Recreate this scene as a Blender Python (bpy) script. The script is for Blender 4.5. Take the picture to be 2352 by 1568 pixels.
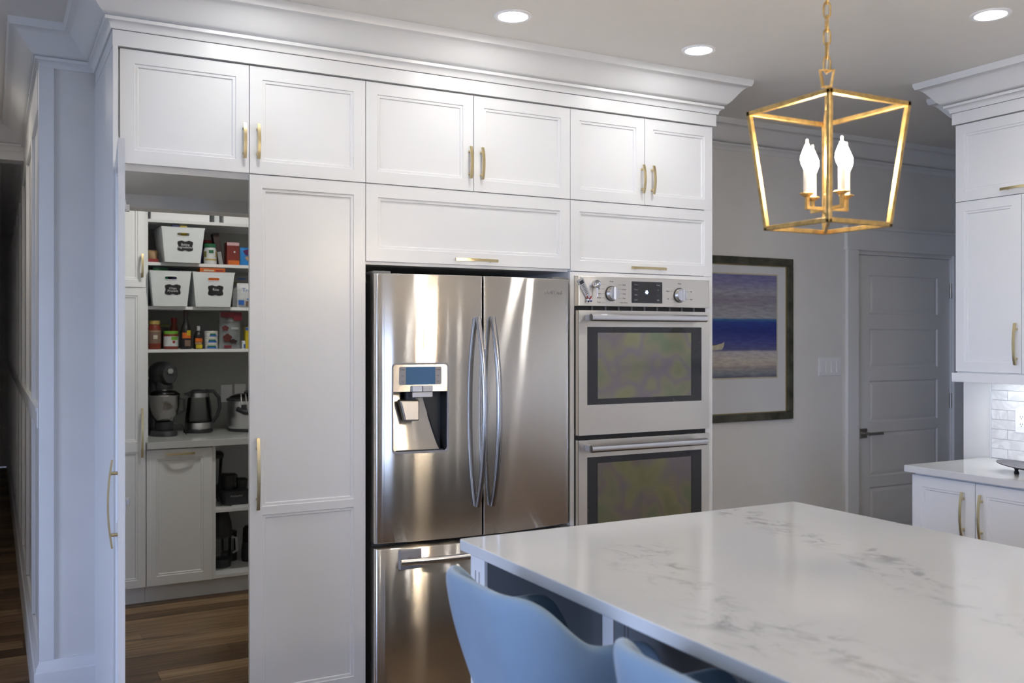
import bpy, math, random
from mathutils import Vector, Matrix, noise as mnoise
random.seed(7)
PI = math.pi
scene = bpy.context.scene
COL = scene.collection
for o in list(bpy.data.objects): bpy.data.objects.remove(o, do_unlink=True)

# ------------------------------------------------------------------ camera, sky, exposure
CAM_H = 1.52
cd = bpy.data.cameras.new('camera'); cam = bpy.data.objects.new('camera', cd); COL.objects.link(cam)
cam.location = (0, 0, CAM_H); cam.rotation_euler = (PI / 2, 0, -0.498323)
cd.sensor_width = 36.0; cd.lens = 2193.7 / 2352 * 36.0; cd.shift_y = -11.5 / 2352
cd.clip_start = 0.05; cd.clip_end = 200
cd.dof.use_dof = True; cd.dof.focus_distance = 3.9; cd.dof.aperture_fstop = 3.0
scene.camera = cam

SKY_STRENGTH = 5.5
LAMP = 63.0          # radiance of a ceiling downlight diffuser
wd = bpy.data.worlds.new('sky'); scene.world = wd; wd.use_nodes = True
wn = wd.node_tree; bg = wn.nodes['Background']
tc = wn.nodes.new('ShaderNodeTexCoord'); sp = wn.nodes.new('ShaderNodeSeparateXYZ')
rp = wn.nodes.new('ShaderNodeValToRGB')
wn.links.new(tc.outputs['Generated'], sp.inputs[0]); wn.links.new(sp.outputs['Z'], rp.inputs[0])
rp.color_ramp.elements[0].color = (0.56, 0.69, 1.0, 1); rp.color_ramp.elements[1].color = (0.30, 0.45, 1.0, 1)
wn.links.new(rp.outputs[0], bg.inputs[0]); bg.inputs[1].default_value = SKY_STRENGTH

sun = bpy.data.lights.new('sun', 'SUN'); sun.energy = 4.0; sun.angle = .02; sun.color = (1.0, .96, .88)
so = bpy.data.objects.new('sun', sun); COL.objects.link(so); so.rotation_euler = (math.radians(-32), 0, 0)     # high, from beyond the hall end: enters no window

vs = scene.view_settings
vs.view_transform = 'Standard'; vs.look = 'None'; vs.exposure = 0.78; vs.gamma = 1.0; vs.use_curve_mapping = False

def portal(loc, rot, sx, sy):
    l = bpy.data.lights.new('window_portal', 'AREA'); l.shape = 'RECTANGLE'; l.size = sx; l.size_y = sy
    l.cycles.is_portal = True
    o = bpy.data.objects.new('window_portal', l); COL.objects.link(o); o.location = loc; o.rotation_euler = rot
# windows: two in the left wall, one wide one behind the camera
WIN_L = [(-2.0, 0.3, 0.3, 2.4), (0.7, 3.0, 0.3, 2.4)]
WIN_B = (0.6, 1.42, 0.12, 2.4)      # in the wall behind, along x
XL, XR, YB, W, CEIL = -2.8, 4.355, -2.9, 4.22, 2.74
for y0, y1, z0, z1 in WIN_L:
    portal((XL - 0.13, (y0 + y1) / 2, (z0 + z1) / 2), (0, -PI / 2, 0), z1 - z0, y1 - y0)
portal(((WIN_B[0] + WIN_B[1]) / 2, YB - .13, (WIN_B[2] + WIN_B[3]) / 2), (PI / 2, 0, PI), WIN_B[1] - WIN_B[0], WIN_B[3] - WIN_B[2])

# ------------------------------------------------------------------ materials
MATS = {}
def nt(name):
    m = bpy.data.materials.new(name); m.use_nodes = True; MATS[name] = m
    t = m.node_tree; return m, t, t.nodes['Principled BSDF']
def N(t, typ, **kw):
    n = t.nodes.new(typ)
    for k, v in kw.items(): setattr(n, k, v)
    return n
def c4(c): return (c[0], c[1], c[2], 1)
def srgb(r, g, b):
    f = lambda x: (x / 255) / 12.92 if x / 255 < .04045 else ((x / 255 + .055) / 1.055) ** 2.4
    return (f(r), f(g), f(b))
def mat(name, col, rough=.5, metal=0.0, var=.04, scale=8.0, bump=0.0, bscale=60.0, stretch=None, spec=None, coat=0, sheen=0, emis=None, trans=0):
    m, t, b = nt(name)
    co = N(t, 'ShaderNodeTexCoord'); src = co.outputs['Object']
    if stretch:
        mp = N(t, 'ShaderNodeMapping'); mp.inputs['Scale'].default_value = stretch
        t.links.new(src, mp.inputs[0]); src = mp.outputs[0]
    nz = N(t, 'ShaderNodeTexNoise'); nz.inputs['Scale'].default_value = scale; nz.inputs['Detail'].default_value = 3
    t.links.new(src, nz.inputs['Vector'])
    r = N(t, 'ShaderNodeValToRGB')
    r.color_ramp.elements[0].position = .3; r.color_ramp.elements[1].position = .7
    r.color_ramp.elements[0].color = c4([x * (1 - var) for x in col]); r.color_ramp.elements[1].color = c4([min(1, x * (1 + var)) for x in col])
    t.links.new(nz.outputs['Fac'], r.inputs[0]); t.links.new(r.outputs[0], b.inputs['Base Color'])
    b.inputs['Roughness'].default_value = rough; b.inputs['Metallic'].default_value = metal
    if spec is not None: b.inputs['Specular IOR Level'].default_value = spec
    if coat: b.inputs['Coat Weight'].default_value = coat; b.inputs['Coat Roughness'].default_value = .08
    if sheen: b.inputs['Sheen Weight'].default_value = sheen; b.inputs['Sheen Roughness'].default_value = .4
    if trans: b.inputs['Transmission Weight'].default_value = trans
    if emis: b.inputs['Emission Color'].default_value = c4(emis[0]); b.inputs['Emission Strength'].default_value = emis[1]
    if bump:
        n2 = N(t, 'ShaderNodeTexNoise'); n2.inputs['Scale'].default_value = bscale; n2.inputs['Detail'].default_value = 4
        t.links.new(src, n2.inputs['Vector'])
        bp = N(t, 'ShaderNodeBump'); bp.inputs['Strength'].default_value = bump; bp.inputs['Distance'].default_value = .002
        t.links.new(n2.outputs['Fac'], bp.inputs['Height']); t.links.new(bp.outputs[0], b.inputs['Normal'])
    return m
M = MATS
mat('cabinet_white', (.80, .81, .82), .30, var=.008, scale=3)
mat('trim_white', (.84, .85, .86), .33, var=.01, scale=3)
mat('wall_paint', (.81, .80, .78), .75, var=.015, bump=.05, bscale=220)
mat('wall_sand', (.62, .60, .57), .8, var=.02, bump=.05, bscale=220)
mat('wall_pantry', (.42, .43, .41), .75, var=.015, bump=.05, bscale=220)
mat('ceiling_paint', (.86, .84, .81), .85, var=.01, bump=.05, bscale=200)
mat('door_paint', (.82, .82, .81), .42, var=.01)
mat('brass', (.63, .53, .31), .32, 1.0, var=.05, scale=30)
mat('gilt', (.56, .385, .15), .44, 1.0, var=.28, scale=45, bump=.25, bscale=90)
mat('nickel', (.42, .40, .37), .35, 1.0, var=.05)
mat('chrome', (.78, .78, .80), .10, 1.0, var=.02)
mat('chrome_satin', (.62, .62, .63), .28, 1.0, var=.03)
mat('bowl_steel', (.36, .35, .34), .16, 1.0, var=.03)
mat('dark_plastic', (.028, .030, .034), .38, var=.1)
mat('black_gap', (.012, .012, .014), .5, var=.1)
mat('grey_plastic', (.16, .165, .17), .45, var=.05)
mat('panel_grey', (.30, .295, .31), .4, var=.03)
mat('black_glass', (.018, .018, .020), .05, var=.05, spec=.6)
mat('oven_cavity', (.05, .05, .048), .45, var=.2)
mat('white_plastic', (.90, .91, .94), .35, var=.01)
mat('bin_plastic', (.72, .76, .78), .42, var=.02, scale=14)
mat('chalk_black', (.012, .014, .016), .6, var=.2)
mat('chalk_white', (.75, .75, .78), .8)
mat('candle_ivory', (.85, .80, .66), .5, var=.02)
mat('island_slate', (.19, .205, .225), .32, var=.03)
mat('velvet_blue', (.205, .300, .405), .85, var=.06, scale=6, sheen=.55, bump=.08, bscale=300)
mat('leg_dark', (.03, .03, .035), .45, .6)
mat('picture_frame', (.085, .085, .062), .42, .25, var=.45, scale=14, bump=.15, bscale=40)
mat('gold_line', (.42, .34, .18), .4, .8)
mat('mat_board', (.70, .71, .73), .8, var=.01)
mat('mixer_grey', (.075, .078, .085), .30, .4, var=.08, scale=60)
mat('led_white', (1, 1, 1), .5, emis=((1.0, 0.985, 0.965), LAMP))
mat('led_pantry', (1, 1, 1), .5, emis=((1.0, 0.97, 0.90), 225.0))
mat('led_hall', (1, 1, 1), .5, emis=((1.0, 0.90, 0.76), 90.0))
mat('led_strip', (1, 1, 1), .5, emis=((0.93, 0.97, 1.0), 22.0))
mat('bulb_glow', (1, 1, 1), .3, emis=((1.0, 0.83, 0.62), 165.0))
mat('bulb_tip', (.9, .88, .82), .15, emis=((1.0, 0.86, 0.66), 2.5))
mat('icon_glow', (.6, .7, 1), .4, emis=((0.55, 0.70, 1.0), 1.6))
mat('display_blue', (.07, .16, .30), .12, var=.05)
mat('ink_dark', (.10, .09, .085), .5)
mat('ink_pale', (.40, .40, .42), .5)
mat('lawn', (.075, .085, .05), .9, var=.4, scale=3)
mat('tray_metal', (.10, .09, .105), .35, .7, var=.25, scale=30, bump=.5, bscale=60)
mat('grout', (.62, .63, .64), .8)
mat('clear_plastic', (.75, .77, .78), .08, trans=.9)
for nm, c in dict(red=(.28, .02, .02), crimson=(.16, .012, .022), maroon_box=(.19, .022, .016), orange=(.62, .14, .02), yellow=(.55, .42, .02), lime=(.16, .40, .04),
                  green=(.02, .14, .06), navy=(.02, .03, .12), blue=(.03, .13, .48), sky_blue=(.02, .22, .60), purple=(.10, .02, .12), brown=(.035, .018, .016),
                  sauce=(.20, .03, .015), white_paper=(.62, .64, .66), soy=(.010, .010, .012), silver=(.35, .36, .37), cream=(.55, .52, .40),
                  gold=(.45, .34, .10), tan=(.40, .26, .14), label_brown=(.20, .13, .10), pouch_grey=(.22, .24, .25), berry=(.10, .02, .018), olive=(.16, .16, .03), pink=(.65, .42, .45)).items():
    mat('pack_' + nm, c, .42, var=.1, scale=40)

# stainless steel: grain horizontal, so highlights stretch vertically; faint waviness of thin sheet
def steel(name, col, rough, aniso, wav):
    m, t, b = nt(name); t.nodes.remove(b)
    g = N(t, 'ShaderNodeBsdfAnisotropic'); g.distribution = 'GGX'; g.inputs['Roughness'].default_value = rough; g.inputs['Anisotropy'].default_value = aniso
    t.links.new(g.outputs[0], t.nodes['Material Output'].inputs[0])
    co = N(t, 'ShaderNodeTexCoord'); mp = N(t, 'ShaderNodeMapping'); mp.inputs['Scale'].default_value = (3, 3, 700)
    t.links.new(co.outputs['Object'], mp.inputs[0])
    nz = N(t, 'ShaderNodeTexNoise'); nz.inputs['Scale'].default_value = 1; nz.inputs['Detail'].default_value = 2; t.links.new(mp.outputs[0], nz.inputs['Vector'])
    r = N(t, 'ShaderNodeValToRGB'); r.color_ramp.elements[0].color = c4([x * .94 for x in col]); r.color_ramp.elements[1].color = c4([x * 1.05 for x in col])
    t.links.new(nz.outputs['Fac'], r.inputs[0]); t.links.new(r.outputs[0], g.inputs['Color'])
    tg = N(t, 'ShaderNodeCombineXYZ'); tg.inputs[2].default_value = 1; t.links.new(tg.outputs[0], g.inputs['Tangent'])
    if wav:
        m2 = N(t, 'ShaderNodeMapping'); m2.inputs['Scale'].default_value = (9, 9, 1.6); t.links.new(co.outputs['Object'], m2.inputs[0])
        n2 = N(t, 'ShaderNodeTexNoise'); n2.inputs['Scale'].default_value = 1; n2.inputs['Detail'].default_value = 1; t.links.new(m2.outputs[0], n2.inputs['Vector'])
        bp = N(t, 'ShaderNodeBump'); bp.inputs['Strength'].default_value = wav; bp.inputs['Distance'].default_value = .01
        t.links.new(n2.outputs['Fac'], bp.inputs['Height']); t.links.new(bp.outputs[0], g.inputs['Normal'])
    return m
steel('steel_fridge', (.73, .70, .655), .17, -.84, .06)
steel('steel_oven', (.77, .73, .665), .24, -.7, .03)
steel('handle_steel', (.46, .46, .475), .22, 0.0, 0)
steel('steel_bar', (.72, .72, .73), .26, 0.0, 0)

# window glass: thin pane that lets light through and reflects a little
m, t, b = nt('window_glass')
tr = N(t, 'ShaderNodeBsdfTransparent'); gl = N(t, 'ShaderNodeBsdfGlossy'); gl.inputs['Roughness'].default_value = .02
fr = N(t, 'ShaderNodeFresnel'); fr.inputs[0].default_value = 1.4; mx = N(t, 'ShaderNodeMixShader')
t.links.new(fr.outputs[0], mx.inputs[0]); t.links.new(tr.outputs[0], mx.inputs[1]); t.links.new(gl.outputs[0], mx.inputs[2])
t.links.new(mx.outputs[0], t.nodes['Material Output'].inputs[0])
m, t, b = nt('smoked_glass')      # oven door and kettle glass: dark see-through pane with a mirror-like surface
tr = N(t, 'ShaderNodeBsdfTransparent'); tr.inputs[0].default_value = (.6, .61, .57, 1)
gl = N(t, 'ShaderNodeBsdfGlossy'); gl.inputs['Roughness'].default_value = .03
fr = N(t, 'ShaderNodeFresnel'); fr.inputs[0].default_value = 1.75; mx = N(t, 'ShaderNodeMixShader')
t.links.new(fr.outputs[0], mx.inputs[0]); t.links.new(tr.outputs[0], mx.inputs[1]); t.links.new(gl.outputs[0], mx.inputs[2])
t.links.new(mx.outputs[0], t.nodes['Material Output'].inputs[0])

m, t, b = nt('coated_glass')      # oven window: heat-reflecting coat with a mottled yellow-green and violet cast
tr = N(t, 'ShaderNodeBsdfTransparent'); tr.inputs[0].default_value = (.5, .5, .46, 1)
gl = N(t, 'ShaderNodeBsdfGlossy'); gl.inputs['Roughness'].default_value = .12
co = N(t, 'ShaderNodeTexCoord'); nz = N(t, 'ShaderNodeTexNoise'); nz.inputs['Scale'].default_value = 6.5; nz.inputs['Detail'].default_value = 1.5; t.links.new(co.outputs['Object'], nz.inputs['Vector'])
r = N(t, 'ShaderNodeValToRGB'); e = r.color_ramp.elements; e[0].position = .30; e[0].color = (.52, .50, .30, 1); e[1].position = .70; e[1].color = (.44, .52, .34, 1)
for p, c in ((.42, (.62, .60, .34)), (.52, (.52, .44, .50)), (.60, (.60, .56, .36))): k = e.new(p); k.color = c4(c)
t.links.new(nz.outputs['Fac'], r.inputs[0]); t.links.new(r.outputs[0], gl.inputs['Color'])
mx = N(t, 'ShaderNodeMixShader'); mx.inputs[0].default_value = .42
t.links.new(tr.outputs[0], mx.inputs[1]); t.links.new(gl.outputs[0], mx.inputs[2]); t.links.new(mx.outputs[0], t.nodes['Material Output'].inputs[0])
m, t, b = nt('clear_glass')
tr = N(t, 'ShaderNodeBsdfTransparent'); tr.inputs[0].default_value = (.86, .88, .88, 1)
gl = N(t, 'ShaderNodeBsdfGlossy'); gl.inputs['Roughness'].default_value = .04
fr = N(t, 'ShaderNodeFresnel'); fr.inputs[0].default_value = 1.45; mx = N(t, 'ShaderNodeMixShader')
t.links.new(fr.outputs[0], mx.inputs[0]); t.links.new(tr.outputs[0], mx.inputs[1]); t.links.new(gl.outputs[0], mx.inputs[2])
t.links.new(mx.outputs[0], t.nodes['Material Output'].inputs[0])

# wood planks: a tone per plank plus grain along X
m, t, b = nt('oak_plank')
gi = N(t, 'ShaderNodeNewGeometry'); oi = N(t, 'ShaderNodeObjectInfo'); ad = N(t, 'ShaderNodeMath', operation='ADD'); fc = N(t, 'ShaderNodeMath', operation='FRACT')
t.links.new(gi.outputs['Random Per Island'], ad.inputs[0]); t.links.new(oi.outputs['Random'], ad.inputs[1]); t.links.new(ad.outputs[0], fc.inputs[0])
rr = N(t, 'ShaderNodeValToRGB'); e = rr.color_ramp.elements
e[0].color = (.10, .055, .028, 1); e[1].color = (.36, .24, .13, 1); k = e.new(.5); k.color = (.22, .135, .07, 1)
t.links.new(fc.outputs[0], rr.inputs[0])
mp = N(t, 'ShaderNodeMapping'); mp.inputs['Scale'].default_value = (1.4, 22, 1); t.links.new(gi.outputs['Position'], mp.inputs[0])
nz = N(t, 'ShaderNodeTexNoise'); nz.inputs['Scale'].default_value = 1.6; nz.inputs['Detail'].default_value = 6; nz.inputs['Distortion'].default_value = 1.2
t.links.new(mp.outputs[0], nz.inputs['Vector'])
r2 = N(t, 'ShaderNodeValToRGB'); r2.color_ramp.elements[0].position = .32; r2.color_ramp.elements[1].position = .68
r2.color_ramp.elements[0].color = (.42, .38, .34, 1); r2.color_ramp.elements[1].color = (1.15, 1.12, 1.08, 1); t.links.new(nz.outputs['Fac'], r2.inputs[0])
mu = N(t, 'ShaderNodeMix', data_type='RGBA', blend_type='MULTIPLY'); mu.inputs[0].default_value = 1
t.links.new(rr.outputs[0], mu.inputs[6]); t.links.new(r2.outputs[0], mu.inputs[7]); t.links.new(mu.outputs[2], b.inputs['Base Color'])
b.inputs['Roughness'].default_value = .38

# white quartz with drifts of grey veining laid along a few bands of the slab
def quartz(name, bands, base=(.635, .655, .67), vein=(.27, .28, .29)):
    m, t, b = nt(name)
    g = N(t, 'ShaderNodeNewGeometry'); pos = g.outputs['Position']
    nz = N(t, 'ShaderNodeTexNoise'); nz.inputs['Scale'].default_value = 3.5; nz.inputs['Detail'].default_value = 5; t.links.new(pos, nz.inputs['Vector'])
    sb = N(t, 'ShaderNodeVectorMath', operation='SUBTRACT'); sb.inputs[1].default_value = (.5, .5, .5); t.links.new(nz.outputs['Color'], sb.inputs[0])
    sc = N(t, 'ShaderNodeVectorMath', operation='SCALE'); sc.inputs['Scale'].default_value = .28; t.links.new(sb.outputs[0], sc.inputs[0])
    av = N(t, 'ShaderNodeVectorMath', operation='ADD'); t.links.new(pos, av.inputs[0]); t.links.new(sc.outputs[0], av.inputs[1])
    tot = None
    for (ax, ay), (bx, by), wdt, amp in bands:
        dx, dy = bx - ax, by - ay; L = math.hypot(dx, dy); nx, ny = -dy / L, dx / L
        d = N(t, 'ShaderNodeVectorMath', operation='DOT_PRODUCT'); d.inputs[1].default_value = (nx, ny, 0)
        s = N(t, 'ShaderNodeVectorMath', operation='SUBTRACT'); s.inputs[1].default_value = (ax, ay, 0); t.links.new(av.outputs[0], s.inputs[0]); t.links.new(s.outputs[0], d.inputs[0])
        ab = N(t, 'ShaderNodeMath', operation='ABSOLUTE'); t.links.new(d.outputs['Value'], ab.inputs[0])
        mr = N(t, 'ShaderNodeMapRange', interpolation_type='SMOOTHSTEP'); mr.inputs[1].default_value = 0; mr.inputs[2].default_value = wdt; mr.inputs[3].default_value = amp; mr.inputs[4].default_value = 0
        t.links.new(ab.outputs[0], mr.inputs[0])
        d2 = N(t, 'ShaderNodeVectorMath', operation='DOT_PRODUCT'); d2.inputs[1].default_value = (dx / L, dy / L, 0); t.links.new(s.outputs[0], d2.inputs[0])
        o = N(t, 'ShaderNodeMath', operation='SUBTRACT'); o.inputs[1].default_value = L / 2; t.links.new(d2.outputs['Value'], o.inputs[0])
        a2 = N(t, 'ShaderNodeMath', operation='ABSOLUTE'); t.links.new(o.outputs[0], a2.inputs[0])
        m2 = N(t, 'ShaderNodeMapRange', interpolation_type='SMOOTHSTEP'); m2.inputs[1].default_value = L / 2; m2.inputs[2].default_value = L / 2 + .15; m2.inputs[3].default_value = 1; m2.inputs[4].default_value = 0
        t.links.new(a2.outputs[0], m2.inputs[0])
        pm = N(t, 'ShaderNodeMath', operation='MULTIPLY'); t.links.new(mr.outputs[0], pm.inputs[0]); t.links.new(m2.outputs[0], pm.inputs[1])
        if tot is None: tot = pm.outputs[0]
        else:
            mxn = N(t, 'ShaderNodeMath', operation='MAXIMUM'); t.links.new(tot, mxn.inputs[0]); t.links.new(pm.outputs[0], mxn.inputs[1]); tot = mxn.outputs[0]
    n3 = N(t, 'ShaderNodeTexNoise'); n3.inputs['Scale'].default_value = 16; n3.inputs['Detail'].default_value = 6; n3.inputs['Roughness'].default_value = .65; n3.inputs['Distortion'].default_value = 1.0
    mp = N(t, 'ShaderNodeMapping'); mp.inputs['Scale'].default_value = (1.0, .62, 1); mp.inputs['Rotation'].default_value = (0, 0, .5); t.links.new(pos, mp.inputs[0]); t.links.new(mp.outputs[0], n3.inputs['Vector'])
    m3 = N(t, 'ShaderNodeMapRange', interpolation_type='SMOOTHSTEP'); m3.inputs[1].default_value = .47; m3.inputs[2].default_value = .66; t.links.new(n3.outputs['Fac'], m3.inputs[0])
    fm = N(t, 'ShaderNodeMath', operation='MULTIPLY'); t.links.new(tot, fm.inputs[0]); t.links.new(m3.outputs[0], fm.inputs[1])
    n4 = N(t, 'ShaderNodeTexNoise'); n4.inputs['Scale'].default_value = 2.2; n4.inputs['Detail'].default_value = 8; t.links.new(pos, n4.inputs['Vector'])
    r = N(t, 'ShaderNodeValToRGB'); r.color_ramp.elements[0].position = .35; r.color_ramp.elements[1].position = .6
    r.color_ramp.elements[0].color = c4([x * .955 for x in base]); r.color_ramp.elements[1].color = c4(base); t.links.new(n4.outputs['Fac'], r.inputs[0])
    mx = N(t, 'ShaderNodeMix', data_type='RGBA'); t.links.new(fm.outputs[0], mx.inputs[0]); t.links.new(r.outputs[0], mx.inputs[6]); mx.inputs[7].default_value = c4(vein)
    t.links.new(mx.outputs[2], b.inputs['Base Color']); b.inputs['Roughness'].default_value = .10
quartz('quartz_island', [((1.61, 2.24), (1.30, 1.46), .13, .62), ((2.23, 2.50), (2.05, 1.55), .11, .62), ((1.45, 1.47), (1.41, 1.05), .12, .58), ((1.99, 1.80), (1.86, 1.25), .05, .5)])
quartz('quartz_counter', [((3.9, 1.6), (4.2, 0.6), .1, .5)], base=(.66, .66, .66))
quartz('quartz_pantry', [((.8, 5.8), (1.6, 6.2), .1, .3)], base=(.55, .56, .56))
m = mat('marble_tile', (.80, .80, .80), .18, var=.03, scale=4)
t = m.node_tree; b = t.nodes['Principled BSDF']
oi = N(t, 'ShaderNodeObjectInfo'); gi = N(t, 'ShaderNodeNewGeometry'); av = N(t, 'ShaderNodeVectorMath', operation='ADD'); t.links.new(gi.outputs['Position'], av.inputs[0]); t.links.new(oi.outputs['Random'], av.inputs[1])
wv = N(t, 'ShaderNodeTexNoise'); wv.inputs['Scale'].default_value = 7; wv.inputs['Detail'].default_value = 5; wv.inputs['Distortion'].default_value = 1.5; t.links.new(av.outputs[0], wv.inputs['Vector'])
r = N(t, 'ShaderNodeValToRGB'); e = r.color_ramp.elements; e[0].position = .40; e[0].color = (.82, .82, .82, 1); e[1].position = .60; e[1].color = (.80, .80, .80, 1); q = e.new(.5); q.color = (.68, .68, .685, 1)
t.links.new(wv.outputs['Fac'], r.inputs[0]); t.links.new(r.outputs[0], b.inputs['Base Color'])

# seascape print: bands of sky, sea and sand by height
m, t, b = nt('sea_print')
g = N(t, 'ShaderNodeTexCoord'); s = N(t, 'ShaderNodeSeparateXYZ'); t.links.new(g.outputs['Generated'], s.inputs[0])
mp = N(t, 'ShaderNodeMapping'); mp.inputs['Scale'].default_value = (2.2, 1, 9); t.links.new(g.outputs['Generated'], mp.inputs[0])
nz = N(t, 'ShaderNodeTexNoise'); nz.inputs['Scale'].default_value = 2; nz.inputs['Detail'].default_value = 6; t.links.new(mp.outputs[0], nz.inputs['Vector'])
ma = N(t, 'ShaderNodeMath', operation='MULTIPLY_ADD'); ma.inputs[1].default_value = .02; t.links.new(nz.outputs['Fac'], ma.inputs[0]); t.links.new(s.outputs['Z'], ma.inputs[2])
r = N(t, 'ShaderNodeValToRGB'); e = r.color_ramp.elements
stops = [(0, (105, 92, 122)), (.05, (130, 142, 150)), (.10, (165, 155, 155)), (.16, (198, 192, 180)), (.26, (188, 184, 190)), (.275, (96, 100, 145)), (.36, (72, 80, 150)), (.46, (40, 56, 132)), (.545, (48, 70, 150)), (.575, (60, 110, 160)), (.59, (168, 170, 178)), (.68, (158, 158, 168)), (.76, (140, 136, 152)), (.84, (158, 158, 172)), (.93, (132, 132, 172)), (1, (122, 122, 168))]
e[0].position = 0; e[0].color = c4(srgb(*stops[0][1])); e[1].position = 1; e[1].color = c4(srgb(*stops[-1][1]))
for p, c in stops[1:-1]: k = e.new(p); k.color = c4(srgb(*c))
t.links.new(ma.outputs[0], r.inputs[0])
n2 = N(t, 'ShaderNodeTexNoise'); n2.inputs['Scale'].default_value = 5; n2.inputs['Detail'].default_value = 7; t.links.new(mp.outputs[0], n2.inputs['Vector'])
r2 = N(t, 'ShaderNodeValToRGB'); r2.color_ramp.elements[0].position = .3; r2.color_ramp.elements[1].position = .7
r2.color_ramp.elements[0].color = (.74, .72, .76, 1); r2.color_ramp.elements[1].color = (1.2, 1.2, 1.15, 1); t.links.new(n2.outputs['Fac'], r2.inputs[0])
mu = N(t, 'ShaderNodeMix', data_type='RGBA', blend_type='MULTIPLY'); mu.inputs[0].default_value = 1; t.links.new(r.outputs[0], mu.inputs[6]); t.links.new(r2.outputs[0], mu.inputs[7])
t.links.new(mu.outputs[2], b.inputs['Base Color']); b.inputs['Roughness'].default_value = .5

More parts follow.
